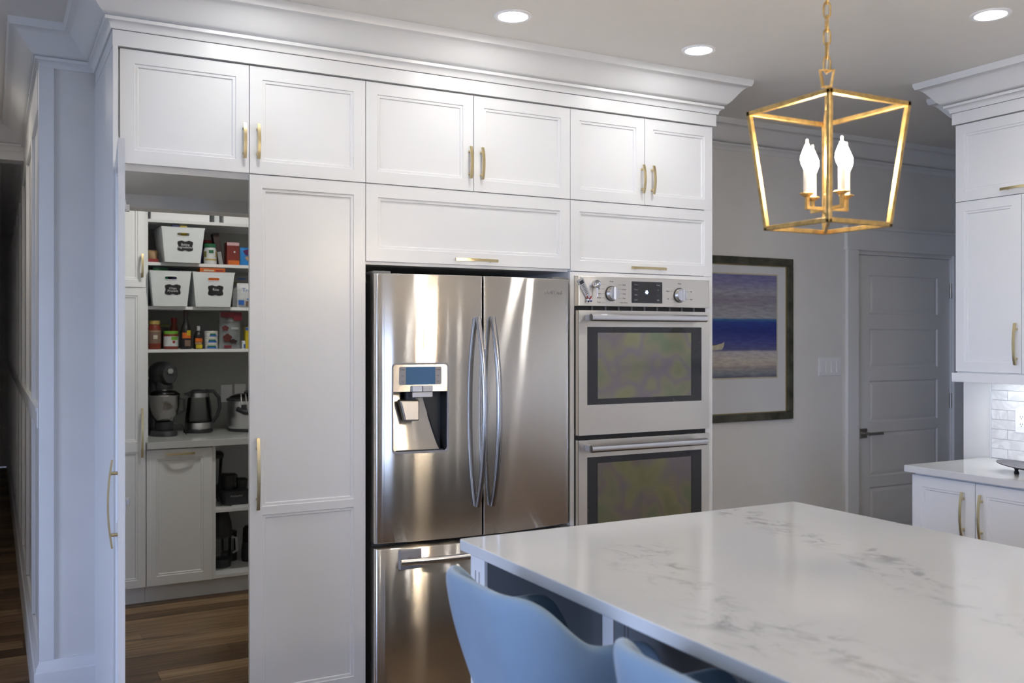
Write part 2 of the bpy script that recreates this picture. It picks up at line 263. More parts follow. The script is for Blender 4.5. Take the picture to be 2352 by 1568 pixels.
# ------------------------------------------------------------------ mesh helpers
class MB:
    def __init__(s): s.v = []; s.f = []
    def box(s, x0, x1, y0, y1, z0, z1):
        n = len(s.v); s.v += [(x0, y0, z0), (x1, y0, z0), (x1, y1, z0), (x0, y1, z0), (x0, y0, z1), (x1, y0, z1), (x1, y1, z1), (x0, y1, z1)]
        s.f += [tuple(n + i for i in q) for q in ((3, 2, 1, 0), (4, 5, 6, 7), (0, 1, 5, 4), (1, 2, 6, 5), (2, 3, 7, 6), (3, 0, 4, 7))]; return s
    def hexa(s, bot, top):            # bottom four points, top four points, both counter-clockwise from above
        n = len(s.v); s.v += list(bot) + list(top)
        s.f += [tuple(n + i for i in q) for q in ((3, 2, 1, 0), (4, 5, 6, 7), (0, 1, 5, 4), (1, 2, 6, 5), (2, 3, 7, 6), (3, 0, 4, 7))]; return s
    def quad(s, *p): n = len(s.v); s.v += list(p); s.f.append(tuple(range(n, n + len(p)))); return s
    def rings(s, rings, closed=True, cap0=True, cap1=True):
        n = len(s.v); k = len(rings[0])
        for r in rings: s.v += [tuple(p) for p in r]
        for i in range(len(rings) - 1):
            for j in range(k if closed else k - 1):
                a = n + i * k + j; b2 = n + i * k + (j + 1) % k; s.f.append((a, b2, b2 + k, a + k))
        if cap0: s.f.append(tuple(n + j for j in reversed(range(k))))
        if cap1: s.f.append(tuple(n + (len(rings) - 1) * k + j for j in range(k)))
        return s
    def lathe(s, prof, c=(0, 0, 0), n=24, sx=1, sy=1):
        return s.rings([[(c[0] + r * sx * math.cos(2 * PI * j / n), c[1] + r * sy * math.sin(2 * PI * j / n), c[2] + z) for j in range(n)] for r, z in prof])
    def cyl(s, p0, p1, r0, r1=None, n=16): return s.tube([p0, p1], r0, n, r1=r1)
    def tube(s, pts, r, n=10, closed=False, r1=None, sq=None):
        P = [Vector(p) for p in pts]; L = len(P); rs = []
        up = Vector((0, 0, 1))
        t0 = (P[1] - P[0]).normalized()
        if abs(t0.dot(up)) > .95: up = Vector((1, 0, 0))
        a = t0.cross(up).normalized()
        for i in range(L):
            if closed: tg = (P[(i + 1) % L] - P[i - 1]).normalized()
            elif i == 0: tg = t0
            elif i == L - 1: tg = (P[i] - P[i - 1]).normalized()
            else: tg = (P[i + 1] - P[i - 1]).normalized()
            a = (a - tg * a.dot(tg)).normalized(); b = tg.cross(a)
            rad = r if r1 is None else r + (r1 - r) * i / (L - 1)
            if sq: rs.append([P[i] + a * dx * sq[0] / 2 + b * dy * sq[1] / 2 for dx, dy in ((1, 1), (-1, 1), (-1, -1), (1, -1))])
            else: rs.append([P[i] + (a * math.cos(2 * PI * j / n) + b * math.sin(2 * PI * j / n)) * rad for j in range(n)])
        if closed: rs.append(rs[0]); return s.rings(rs, cap0=False, cap1=False)
        return s.rings(rs)
    def prism(s, poly, axis, a0, a1):   # polygon in the plane across axis, extruded from a0 to a1
        f = {'x': lambda p, a: (a, p[0], p[1]), 'y': lambda p, a: (p[0], a, p[1]), 'z': lambda p, a: (p[0], p[1], a)}[axis]
        return s.rings([[f(p, a0) for p in poly], [f(p, a1) for p in poly]])
    def ball(s, c, rx, ry=None, rz=None, n=14, m=9):
        ry = rx if ry is None else ry; rz = rx if rz is None else rz
        return s.rings([[(c[0] + rx * math.sin(PI * i / m) * math.cos(2 * PI * j / n), c[1] + ry * math.sin(PI * i / m) * math.sin(2 * PI * j / n), c[2] - rz * math.cos(PI * i / m)) for j in range(n)] for i in range(1, m)])
    def rbox(s, x0, x1, y0, y1, z0, z1, r=.01, n=4, prof=None):   # box with rounded vertical edges
        pts = []
        for cx, cy, a in ((x1 - r, y1 - r, 0), (x0 + r, y1 - r, PI / 2), (x0 + r, y0 + r, PI), (x1 - r, y0 + r, 1.5 * PI)):
            for i in range(n + 1): pts.append((cx + r * math.cos(a + PI / 2 * i / n), cy + r * math.sin(a + PI / 2 * i / n)))
        return s.rings([[(p[0], p[1], z0) for p in pts], [(p[0], p[1], z1) for p in pts]])
    def xform(s, mtx): s.v = [tuple(mtx @ Vector(p)) for p in s.v]; return s
    def build(s, name, m, parent=None, smooth=None, bevel=0, seg=2, solid=0, sub=0, sharp=40):
        me = bpy.data.meshes.new(name)
        off = Vector((0, 0, 0))
        if parent is not None:
            p = parent
            while p is not None: off += p.location; p = p.parent
        else:
            xs, ys, zs = zip(*s.v); off = Vector(((min(xs) + max(xs)) / 2, (min(ys) + max(ys)) / 2, min(zs)))
        me.from_pydata([tuple(Vector(p) - off) for p in s.v], [], s.f)
        import bmesh
        bm = bmesh.new(); bm.from_mesh(me); bmesh.ops.recalc_face_normals(bm, faces=bm.faces); bm.to_mesh(me); bm.free()
        me.materials.append(M[m])
        if smooth or sub:
            me.polygons.foreach_set('use_smooth', [True] * len(me.polygons))
            if not sub: me.set_sharp_from_angle(angle=math.radians(sharp))
        me.update()
        o = bpy.data.objects.new(name, me); COL.objects.link(o)
        if parent is not None: o.parent = parent
        else: o.location = off
        if solid: q = o.modifiers.new('solid', 'SOLIDIFY'); q.thickness = solid; q.offset = 0
        if bevel: q = o.modifiers.new('bevel', 'BEVEL'); q.width = bevel; q.segments = seg; q.limit_method = 'ANGLE'; q.angle_limit = math.radians(40); q.harden_normals = False
        if sub: q = o.modifiers.new('sub', 'SUBSURF'); q.levels = sub; q.render_levels = sub
        return o
def B(*a): return MB().box(*a)
def tag(o, label, cat, group=None):
    o['label'] = label; o['category'] = cat
    if group: o['group'] = group
    return o
def thing(name, loc, label, cat, group=None):
    o = bpy.data.objects.new(name, None); COL.objects.link(o); o.location = loc; o.empty_display_size = .1
    return tag(o, label, cat, group)
def struct(o): o['kind'] = 'structure'; return o
def copy_tree(o, parent=None):
    c = o.copy(); COL.objects.link(c); c.parent = parent
    if parent is not None: c.matrix_parent_inverse = o.matrix_parent_inverse.copy()
    for ch in list(o.children): copy_tree(ch, c)
    return c
_tx = {}
def text(name, body, size, m, parent, mtx, depth=.0006, align='CENTER', sx=1):
    cu = bpy.data.curves.new('t', 'FONT'); cu.body = body; cu.size = size; cu.extrude = depth; cu.align_x = align; cu.align_y = 'CENTER'; cu.resolution_u = 2; cu.space_line = .85
    to = bpy.data.objects.new('t', cu); COL.objects.link(to); bpy.context.view_layer.update()
    me = bpy.data.meshes.new_from_object(to.evaluated_get(bpy.context.evaluated_depsgraph_get()))
    bpy.data.objects.remove(to); bpy.data.curves.remove(cu)
    off = Vector((0, 0, 0)); p = parent
    while p is not None: off += p.location; p = p.parent
    me.transform(Matrix.Translation(-off) @ mtx @ Matrix.Diagonal((sx, 1, 1, 1))); me.name = name; me.materials.clear(); me.materials.append(M[m])
    o = bpy.data.objects.new(name, me); COL.objects.link(o); o.parent = parent; return o
def face_y(x, y, z): return Matrix.Translation((x, y, z)) @ Matrix.Rotation(PI / 2, 4, 'X')      # text readable from -Y

# ------------------------------------------------------------------ room shell
def wall_with_holes(name, axis, a0, a1, u0, u1, z0, z1, holes, m):      # axis 'x': slab across x, u along y
    mb = MB(); us = sorted({u0, u1} | {h[0] for h in holes} | {h[1] for h in holes})
    for i in range(len(us) - 1):
        ua, ub = us[i], us[i + 1]; spans = [(z0, z1)]
        for h0, h1, hz0, hz1 in holes:
            if h0 <= ua and h1 >= ub:
                new = []
                for a, b in spans:
                    if hz0 > a: new.append((a, min(b, hz0)))
                    if hz1 < b: new.append((max(a, hz1), b))
                spans = new
        for a, b in spans:
            if b - a > 1e-4:
                mb.box(a0, a1, ua, ub, a, b) if axis == 'x' else mb.box(ua, ub, a0, a1, a, b)
    return struct(mb.build(name, m))
HX, PXR, PYB = .174, 2.55, 6.42      # hall wall face, pantry right wall, pantry back wall
floor = struct(B(XL - .2, 6.8, YB - .2, 13, -.08, -.012).build('floor', 'oak_plank'))
struct(B(XL - .2, 6.8, YB - .2, 13, CEIL, CEIL + .1).build('ceiling', 'ceiling_paint'))
wall_back = wall_with_holes('wall_back', 'y', W, W + .10, HX, 6.6, 0, CEIL, [(.384, 1.274, 0, 2.052), (4.745, 5.66, 0, 2.045)], 'wall_paint')
wall_with_holes('wall_back_left', 'y', W, W + .12, XL, -1.05, 0, CEIL, [], 'wall_paint')
wall_right = wall_with_holes('wall_right', 'x', XR, XR + .12, YB, 3.181, 0, CEIL, [], 'wall_paint')
wall_left = wall_with_holes('wall_left', 'x', XL - .12, XL, YB - .12, W + .12, 0, CEIL, WIN_L, 'wall_paint')
wall_with_holes('wall_behind', 'y', YB - .12, YB, XL, XR + .12, 0, CEIL, [WIN_B], 'wall_sand')
wall_hall = wall_with_holes('wall_hall', 'x', HX, HX + .10, W + .10, 12.6, 0, CEIL, [], 'trim_white')
wall_with_holes('wall_hall_left', 'x', -1.17, -1.05, W + .12, 12.6, 0, CEIL, [], 'wall_paint')
wall_with_holes('wall_hall_end', 'y', 12.6, 12.7, -1.17, HX + .1, 0, CEIL, [], 'wall_paint')
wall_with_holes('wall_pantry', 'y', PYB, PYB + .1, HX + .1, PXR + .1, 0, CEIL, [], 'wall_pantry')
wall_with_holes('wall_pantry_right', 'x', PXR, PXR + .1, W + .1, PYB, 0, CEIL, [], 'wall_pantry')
wall_with_holes('wall_passage_end', 'x', 6.5, 6.6, 3.181, W, 0, CEIL, [], 'wall_paint')
wall_with_holes('wall_passage', 'y', 3.061, 3.181, XR + .12, 6.6, 0, CEIL, [], 'wall_paint')

wall_with_holes('door_light_stop', 'y', W + .12, W + .2, 4.6, 5.8, 0, CEIL, [], 'wall_paint')  # unseen backing, added to keep sun from leaking through the door gaps

# floor planks: those in view singly, the rest of the kitchen as one piece
def planks(x0, x1, y0, y1, w, out):
    y = y0; row = 0
    while y < y1 - .01:
        x = x0 - random.uniform(0, 1.2)
        while x < x1:
            L = random.uniform(.9, 1.7); a, b = max(x, x0), min(x + L, x1)
            if b - a > .02: out.append((a + .0008, b - .0008, y + .0008, min(y + w, y1) - .0008))
            x += L
        y += w; row += 1
vis, rest = [], []
planks(-1.05, HX, W - .12, 8.4, .127, vis); planks(-1.05, HX, 8.4, 12.6, .127, rest)
planks(HX + .1, PXR, W + .1, PYB, .127, vis); planks(.30, 1.30, 3.56, W + .1, .127, vis)
planks(XL, HX, YB, W - .12, .127, rest); planks(HX, XR, YB, 3.56, .127, rest); planks(1.3, XR, 3.56, W, .127, rest); planks(XR, 6.5, 3.181, W, .127, rest)
for a, b2, c, d in vis: B(a, b2, c, d, -.012, 0).build('plank', 'oak_plank', floor)
mb = MB()
for a, b2, c, d in rest: mb.box(a, b2, c, d, -.012, 0)
o = mb.build('floor_planks', 'oak_plank', floor); o['kind'] = 'stuff'

# crown moulding swept along a wall line (room on the right-hand side of the path)
def sweep(path, prof, closed=False):
    P = [Vector((p[0], p[1])) for p in path]; rs = []
    for i in range(len(P)):
        ds = []
        if i > 0: ds.append((P[i] - P[i - 1]).normalized())
        if i < len(P) - 1: ds.append((P[i + 1] - P[i]).normalized())
        ns = [Vector((d.y, -d.x)) for d in ds]
        n = sum(ns, Vector((0, 0))).normalized(); k = 1 / max(.2, n.dot(ns[0]))
        rs.append([(P[i].x + n.x * k * p, P[i].y + n.y * k * p, z) for p, z in prof])
    return MB().rings(rs)
def smooth(t): return t * t * (3 - 2 * t)
CROWN = [(-.002, 2.5865), (.006, 2.5865), (.008, 2.590), (.009, 2.598), (.014, 2.606), (.021, 2.611), (.027, 2.6125), (.027, 2.624), (.020, 2.6265)]
CROWN += [(.022 + .090 * t / 9, 2.627 + .083 * smooth(t / 9)) for t in range(1, 10)] + [(.117, 2.711), (.124, 2.728), (.124, CEIL + .002), (-.002, CEIL + .002)]
struct(sweep([(HX, 6.20), (HX, W), (.366, W), (.366, 3.568), (3.061, 3.568), (3.061, W), (6.5, W)], CROWN).build('trim_1', 'trim_white', smooth=True, sharp=28))
struct(sweep([(4.038, YB + .9), (4.038, 3.012), (XR, 3.012), (XR, 3.181), (6.5, 3.181)][::-1], CROWN).build('trim_2', 'trim_white', smooth=True, sharp=28))
struct(sweep([(HX, 12.6), (HX, 6.34)], CROWN).build('trim_3', 'trim_white', smooth=True, sharp=28))
struct(sweep([(-1.05, 6.20), (HX, 6.20)], CROWN).build('trim_4', 'trim_white', smooth=True, sharp=28))
# header across the hall
struct(B(-1.05, HX, 6.2, 6.34, 2.535, CEIL).build('wall_header', 'trim_white'))
# baseboards
BASE = [(0, 0), (.030, 0), (.030, .192), (.024, .198), (.022, .212), (.014, .226), (.012, .236), (0, .236)]
struct(sweep([(HX, 12.6), (HX, W), (.366, W)], BASE).build('baseboard_hall', 'trim_white', smooth=True, sharp=28))
struct(sweep([(3.061, W), (4.654, W)], BASE).build('baseboard_back', 'trim_white', smooth=True, sharp=28))
struct(sweep([(XL, YB), (XL, W)], BASE).build('baseboard_left', 'trim_white', smooth=True, sharp=28))
# corner board and board-and-batten on the hall wall
B(HX - .012, .216, W - .014, W, .236, 2.588).build('corner_board', 'trim_white', wall_back, bevel=.002)
B(HX - .012, HX, W + .0005, W + .10, .236, 2.588).build('corner_board', 'trim_white', wall_hall)
for k in range(10):
    y = 4.93 + .82 * k
    if y < 12.4: B(HX - .014, HX, y, y + .09, .24, 2.44).build('batten', 'trim_white', wall_hall)
B(HX - .016, HX, W + .10, 12.6, 1.147, 1.215).build('chair_rail', 'trim_white', wall_hall, bevel=.003)
B(HX - .020, HX, W + .10, 12.6, 1.215, 1.232).build('rail_cap', 'trim_white', wall_hall)
B(HX - .014, HX, W + .10, 12.6, 2.44, 2.60).build('top_rail', 'trim_white', wall_hall)

# back door with five raised panels, casing, handle and hinges
dr = struct(thing('door_1', (5.2, W, 0), 'x', 'x')); del dr['label']; del dr['category']
DY = W + .012
px0, px1 = 4.882, 5.529
pz = [(1.663, 1.909), (1.320, 1.568), (.976, 1.238), (.632, .912), (.288, .563)]
mb = MB(); mb.box(4.76, px0, DY, DY + .04, .01, 2.034); mb.box(px1, 5.648, DY, DY + .04, .01, 2.034)
zz = [.01] + [z for p in sorted(pz) for z in p] + [2.034]
for i in range(0, len(zz), 2): mb.box(px0, px1, DY, DY + .04, zz[i], zz[i + 1])
slab = mb.build('door_frame', 'door_paint', dr)
for z0, z1 in pz:
    q = MB(); R0 = [(0, .0), (.006, .007), (.010, .008), (.024, .004), (.030, .003)]
    loops = [[(px0 + i, DY + d, z0 + i), (px1 - i, DY + d, z0 + i), (px1 - i, DY + d, z1 - i), (px0 + i, DY + d, z1 - i)] for i, d in R0]
    q.rings(loops, cap0=False); q.build('panel', 'door_paint', dr)
B(4.654, 4.752, W - .020, W, 0, 2.060).build('casing', 'trim_white', dr, bevel=.002)
B(5.655, 5.745, W - .020, W, 0, 2.060).build('casing', 'trim_white', dr, bevel=.002)
B(4.640, 5.76, W - .030, W, 2.060, 2.076).build('head_bead', 'trim_white', dr, bevel=.002)
B(4.648, 5.75, W - .022, W, 2.076, 2.190).build('head_casing', 'trim_white', dr)
B(4.632, 5.766, W - .040, W, 2.190, 2.208).build('head_cap', 'trim_white', dr, bevel=.002)
B(4.745, 4.757, W, W + .1, 0, 2.045).build('jamb', 'trim_white', dr); B(5.651, 5.66, W, W + .1, 0, 2.045).build('jamb', 'trim_white', dr)
B(4.757, 5.651, W, W + .1, 2.036, 2.045).build('jamb', 'trim_white', dr)
hb = MB(); hb.box(4.792, 4.852, DY - .008, DY, .880, .940)
hb = hb.build('rose', 'nickel', dr, bevel=.001)
lv = MB(); lv.cyl((4.822, DY, .910), (4.822, DY - .05, .910), .011); lv.box(4.812, 4.945, DY - .058, DY - .040, .901, .918); lv.build('lever', 'nickel', dr, bevel=.002)
B(4.754, 4.759, DY - .004, DY + .02, .875, .945).build('latch_plate', 'nickel', dr)
for z in (1.825, 1.092, .36):
    MB().cyl((5.652, DY - .008, z - .05), (5.652, DY - .008, z + .05), .009, n=10).build('hinge', 'nickel', dr, smooth=True)

# windows
def window(idx, axis_x, inward, y0, y1, z0, z1, bars):
    xo = axis_x
    w = bpy.data.objects.new('window_%d' % idx, None); COL.objects.link(w); w.location = (xo, (y0 + y1) / 2, z0); w['kind'] = 'structure'
    x0, x1 = sorted((xo, xo - inward * .10)); f = .05
    mb = MB(); mb.box(x0, x1, y0, y0 + f, z0, z1); mb.box(x0, x1, y1 - f, y1, z0, z1); mb.box(x0, x1, y0 + f, y1 - f, z0, z0 + f); mb.box(x0, x1, y0 + f, y1 - f, z1 - f, z1)
    for k in range(1, bars): yy = y0 + (y1 - y0) * k / bars; mb.box(x0 + .02, x1 - .02, yy - .025, yy + .025, z0 + f, z1 - f)
    mb.build('window_frame', 'trim_white', w)
    xm = (x0 + x1) / 2; B(xm - .003, xm + .003, y0 + f, y1 - f, z0 + f, z1 - f).build('pane', 'window_glass', w)
    a, b2 = sorted((xo, xo + inward * .02)); cm = MB()
    cm.box(a, b2, y0 - .09, y0, z0 - .02, z1 + .09); cm.box(a, b2, y1, y1 + .09, z0 - .02, z1 + .09); cm.box(a, b2, y0, y1, z1, z1 + .09); cm.build('casing', 'trim_white', w)
    a, b2 = sorted((xo - inward * .0, xo + inward * .05)); B(a, b2, y0 - .10, y1 + .10, z0 - .03, z0).build('sill', 'trim_white', w)
for i, q in enumerate(WIN_L): window(i + 1, XL, 1, *q, 2)
w4 = bpy.data.objects.new('window_3', None); COL.objects.link(w4); w4.location = ((WIN_B[0] + WIN_B[1]) / 2, YB, WIN_B[2]); w4['kind'] = 'structure'
x0, x1, z0, z1 = WIN_B
mb = MB(); mb.box(x0, x0 + .05, YB - .1, YB, z0, z1); mb.box(x1 - .05, x1, YB - .1, YB, z0, z1); mb.box(x0 + .05, x1 - .05, YB - .1, YB, z0, z0 + .05); mb.box(x0 + .05, x1 - .05, YB - .1, YB, z1 - .05, z1); [mb.box(x0 + (x1 - x0) * k / 4 - .04, x0 + (x1 - x0) * k / 4 + .04, YB - .08, YB - .02, z0 + .05, z1 - .05) for k in (2,)]
mb.build('window_frame', 'trim_white', w4)
B(x0 + .05, x1 - .05, YB - .053, YB - .047, z0 + .05, z1 - .05).build('pane', 'window_glass', w4)
mb = MB(); mb.box(x0 - .09, x0, YB, YB + .02, z0 - .02, z1 + .09); mb.box(x1, x1 + .09, YB, YB + .02, z0 - .02, z1 + .09); mb.box(x0, x1, YB, YB + .02, z1, z1 + .09); mb.box(x0 - .1, x1 + .1, YB, YB + .05, z0 - .05, z0 - .02); mb.build('casing', 'trim_white', w4)

# ground outside
struct(B(-14, 22, -20, 24, -.55, -.45).build('ground', 'lawn'))
# ------------------------------------------------------------------ ceiling lights
DL = [(.84, 3.19, 'led_white'), (1.74, 3.19, 'led_white'), (2.64, 3.19, 'led_white'), (3.32, 2.31, 'led_white'), (.45, 1.5, 'led_white'), (.45, -.2, 'led_white'), (1.9, -1.3, 'led_white'), (3.32, -1.0, 'led_white'), (.45, -1.8, 'led_white'), (3.32, -2.3, 'led_white'), (1.9, -2.3, 'led_white')]  # entries after the aisle lamp are unseen, added to raise ambient light
def downlight(x, y, m, label, grp):
    t_ = thing('recessed_downlight', (x, y, CEIL), label, 'ceiling light', grp)
    MB().rings([[(x + r * math.cos(2 * PI * j / 32), y + r * math.sin(2 * PI * j / 32), CEIL - dz) for j in range(32)] for r, dz in ((.073, -.001), (.073, .004), (.069, .007), (.057, .006), (.055, .002))], cap0=False, cap1=False).build('trim_ring', 'white_plastic', t_, smooth=True)
    MB().lathe([(.055, .0), (.055, -.003)], (x, y, CEIL - .001), 32).build('diffuser', m, t_)
for i, (x, y, m) in enumerate(DL):
    downlight(x, y, m, 'round white recessed downlight above the %s' % ('refrigerator' if i == 1 else 'pantry cabinet' if i == 0 else 'wall oven' if i == 2 else 'aisle beside the right-hand upper cabinets' if i == 3 else 'open kitchen floor, added out of view to raise the ambient light'), 'recessed ceiling downlights')
downlight(1.15, 5.05, 'led_pantry', 'round recessed downlight on the pantry ceiling', 'recessed ceiling downlights')
downlight(-.35, 5.2, 'led_hall', 'round recessed downlight on the hall ceiling', 'recessed ceiling downlights')

# ------------------------------------------------------------------ cabinetry
D = 3.58
RING = [(0, 0), (.002, .004), (.011, .004), (.014, .009)]
ROT_R = Matrix.Rotation(-PI / 2, 4, 'Z')       # local (x, y) -> world (y, -x): fronts that face -X
def panel_door(parent, x0, x1, z0, z1, y, panels=None, fr=.047, t=.02, m='cabinet_white', mtx=None, name='door'):
    if panels is None: panels = [(z0 + fr, z1 - fr)]
    a, b2 = x0 + fr, x1 - fr
    mb = MB(); zs = [z0] + [z for p in panels for z in p] + [z1]
    mb.quad((x0, y, z0), (a, y, z0), (a, y, z1), (x0, y, z1)); mb.quad((b2, y, z0), (x1, y, z0), (x1, y, z1), (b2, y, z1))
    for i in range(0, len(zs), 2): mb.quad((a, y, zs[i]), (b2, y, zs[i]), (b2, y, zs[i + 1]), (a, y, zs[i + 1]))
    def loop(i, d, p): return [(a + i, y + d, p[0] + i), (b2 - i, y + d, p[0] + i), (b2 - i, y + d, p[1] - i), (a + i, y + d, p[1] - i)]
    for p in panels: mb.rings([loop(i, d, p) for i, d in RING], cap0=False, cap1=False)
    mb.rings([[(x0, yy, z0), (x1, yy, z0), (x1, yy, z1), (x0, yy, z1)] for yy in (y, y + t)], cap0=False)
    if mtx: mb.xform(mtx)
    d = mb.build(name, m, parent)
    for p in panels:
        i, dd = RING[-1]; q = MB().rings([loop(i, dd, p), loop(i, t - .002, p)])
        if mtx: q.xform(mtx)
        q.build('panel', m, d)
    return d
def handle(parent, cx, cz, L, y, vertical=True, mtx=None, so=.031, end=.019, w=.0115, th=.006, name='handle', m='brass'):
    mb = MB(); n = 14; rs = []
    for i in range(n + 1):
        u = -1 + 2 * i / n; off = end + (so - end) * (1 - u * u)
        ax = u * L / 2
        if vertical: rs.append([(cx - w / 2, y - off, cz + ax), (cx + w / 2, y - off, cz + ax), (cx + w / 2, y - off + th, cz + ax), (cx - w / 2, y - off + th, cz + ax)])
        else: rs.append([(cx + ax, y - off, cz - w / 2), (cx + ax, y - off, cz + w / 2), (cx + ax, y - off + th, cz + w / 2), (cx + ax, y - off + th, cz - w / 2)])
    mb.rings(rs)
    for u in (-.70, .70):
        off = end + (so - end) * (1 - u * u) - th; ax = u * L / 2
        p = (cx, y - off - .002, cz + ax) if vertical else (cx + ax, y - off - .002, cz)
        mb.cyl(p, (p[0], y + .004, p[2]), .0055, n=10)
    if mtx: mb.xform(mtx)
    return mb.build(name, m, parent, smooth=True, sharp=35)

# pantry cabinet: end panel, two upper doors, one tall closed door, one tall door swung open onto the walk-in pantry
pc = thing('pantry_cabinet', (.83, 3.9, 0), 'tall white pantry cabinet beside the refrigerator, one door swung open to a walk-in pantry', 'cabinet')
B(.366, .383, 3.562, W, 0, 2.529).build('end_panel', 'cabinet_white', pc, bevel=.0015)
B(1.274, 1.2925, 3.585, W, 0, 2.10).build('side_panel', 'cabinet_white', pc)
B(.383, 1.2925, 3.602, W - .02, 2.104, 2.528).build('upper_box', 'cabinet_white', pc)
B(.384, .402, 3.605, W, 0, 2.104).build('side_panel', 'cabinet_white', pc)
B(.402, 1.274, W - .03, W, 2.052, 2.104).build('header', 'cabinet_white', pc)
d = panel_door(pc, .392, .8365, 2.127, 2.526, D); handle(d, .818, 2.243, .13, D)
d = panel_door(pc, .8395, 1.2905, 2.127, 2.526, D); handle(d, .869, 2.245, .13, D)
d = panel_door(pc, .8395, 1.2905, .10, 2.122, D, panels=[(.190, .853), (.884, 2.075)]); handle(d, .867, 1.009, .268, D)
# open leaf: built closed about its hinge, then turned
hinge = Matrix.Translation((.373, 3.553, 0)) @ Matrix.Rotation(math.radians(-95), 4, 'Z')
d = panel_door(pc, 0, .445, .10, 2.122, 0, panels=[(.190, .853), (.884, 2.075)], mtx=hinge); handle(d, .418, 1.009, .268, 0, mtx=hinge)
for z in (1.98, .93):
    hm = MB(); hm.box(.402, .412, 3.64, 3.70, z - .045, z + .045); hm.box(.4121, .432, 3.655, 3.675, z - .012, z + .012); hm.box(.38, .412, 3.575, 3.645, z - .016, z + .016); hm.build('hinge', 'nickel', pc, bevel=.001)
B(.8395, 1.274, 3.65, 3.67, 0, .10).build('toe_kick', 'cabinet_white', pc)

# cabinet over the refrigerator
fc_ = thing('fridge_cabinet', (1.766, 3.9, 1.804), 'white cabinet above the refrigerator with two doors over one lift-up door', 'cabinet')
B(1.2935, 2.2405, 3.602, W - .02, 1.806, 2.528).build('box', 'cabinet_white', fc_)
d = panel_door(fc_, 1.2935, 1.7645, 2.127, 2.526, D); handle(d, 1.746, 2.243, .133, D)
d = panel_door(fc_, 1.7675, 2.2395, 2.127, 2.526, D); handle(d, 1.800, 2.243, .133, D)
d = panel_door(fc_, 1.2935, 2.2395, 1.818, 2.122, D, fr=.050); handle(d, 1.7745, 1.838, .197, D, vertical=False)
B(1.2935, 2.2405, 4.17, W, 0, 1.806).build('alcove_shade_panel', 'black_gap', fc_)  # black sheet: the alcove's shadow put into its colour

# oven tower
oc = thing('oven_cabinet', (2.645, 3.9, 0), 'tall white cabinet tower holding the double wall oven', 'cabinet')
mb = MB(); mb.box(2.2415, 2.262, 3.582, W, 0, 1.806); mb.box(2.998, 3.048, 3.582, W, 0, 2.528); mb.box(2.262, 2.998, 3.582, W - .02, 1.789, 1.806); mb.box(2.2415, 2.998, 3.602, W - .02, 1.806, 2.528); mb.box(2.262, 2.998, 3.582, W - .02, .1, .46)
mb.build('body', 'cabinet_white', oc)
d = panel_door(oc, 2.2425, 2.6445, 2.127, 2.526, D); handle(d, 2.629, 2.243, .132, D)
d = panel_door(oc, 2.6475, 3.046, 2.127, 2.526, D); handle(d, 2.686, 2.243, .132, D)
d = panel_door(oc, 2.2425, 3.046, 1.810, 2.122, D, fr=.047); handle(d, 2.6605, 1.834, .197, D, vertical=False)
d = panel_door(oc, 2.2425, 3.046, .10, .455, D); handle(d, 2.6605, .40, .197, D, vertical=False)
# frieze board across all three
struct(B(.366, 3.061, 3.568, W - .02, 2.5305, 2.585).build('trim_5', 'cabinet_white'))

# ------------------------------------------------------------------ refrigerator
fg = thing('refrigerator', (1.763, 3.85, 0), 'stainless steel french-door refrigerator with water dispenser between white cabinets', 'refrigerator')
B(1.325, 2.202, 3.605, 4.15, .02, 1.745).build('body', 'grey_plastic', fg)
def fy(x):
    return 3.4815 + (x - 1.7605) ** 2 / 4.1      # contoured front, about 2 m radius
def fridge_front(name, x0, x1, z0, z1, hole=None, rl=.014, rr=.006):
    xs = []
    for i in range(6): a = PI / 2 * i / 5; xs.append((x0 + rl * (1 - math.cos(a)), rl * (1 - math.sin(a))))
    n = 18; inner = [x0 + rl + (x1 - rr - x0 - rl) * i / n for i in range(1, n)]
    if hole: inner = sorted([x for x in inner if min(abs(x - hole[0]), abs(x - hole[1])) > .008] + [hole[0], hole[1]])
    xs += [(x, 0) for x in inner]
    for i in range(5): a = PI / 2 * i / 4; xs.append((x1 - rr + rr * math.sin(a), rr * (1 - math.cos(a))))
    zs = [z0, z0 + .004, z1 - .004, z1] if not hole else [z0, z0 + .004, hole[2], hole[3], z1 - .004, z1]
    mb = MB(); n0 = len(xs)
    for z in zs:
        ins = .004 if z in (z0, z1) else 0
        for x, r in xs: mb.v.append((x, fy(x) + r + ins, z))
    for i in range(len(zs) - 1):
        for j in range(n0 - 1):
            if hole and abs(zs[i] - hole[2]) < 1e-6 and xs[j][0] >= hole[0] - 1e-6 and xs[j + 1][0] <= hole[1] + 1e-6: continue
            a = i * n0 + j; mb.f.append((a, a + 1, a + 1 + n0, a + n0))
    # sides, top, bottom back to the gasket plane
    yb = 3.590; k = len(mb.v)
    for zi in (0, len(zs) - 1):
        for j in range(n0): mb.v.append((xs[j][0], yb, zs[zi]))
    for j in range(n0 - 1):
        mb.f.append((j, k + j, k + j + 1, j + 1)); t0 = (len(zs) - 1) * n0; mb.f.append((t0 + j, t0 + j + 1, k + n0 + j + 1, k + n0 + j))
    for j in (0, n0 - 1):
        mb.f.append(tuple([i * n0 + j for i in range(len(zs))] + [k + n0 + j, k + j]))
    if not hole: mb.quad((x0, yb, z0), (x1, yb, z0), (x1, yb, z1), (x0, yb, z1))
    return mb.build(name, 'steel_fridge', fg, smooth=True, sharp=50)
def dx_(x): return 1.493 + (x - 1.5045) * .94
def dz_(z): return 1.52 + (z - 1.52) * .992
HX0, HX1, HZ0, HZ1 = dx_(1.386), dx_(1.623), dz_(1.059), dz_(1.410)
ld = fridge_front('door', 1.313, 1.7575, .709, 1.767, hole=(HX0, HX1, HZ0, HZ1))
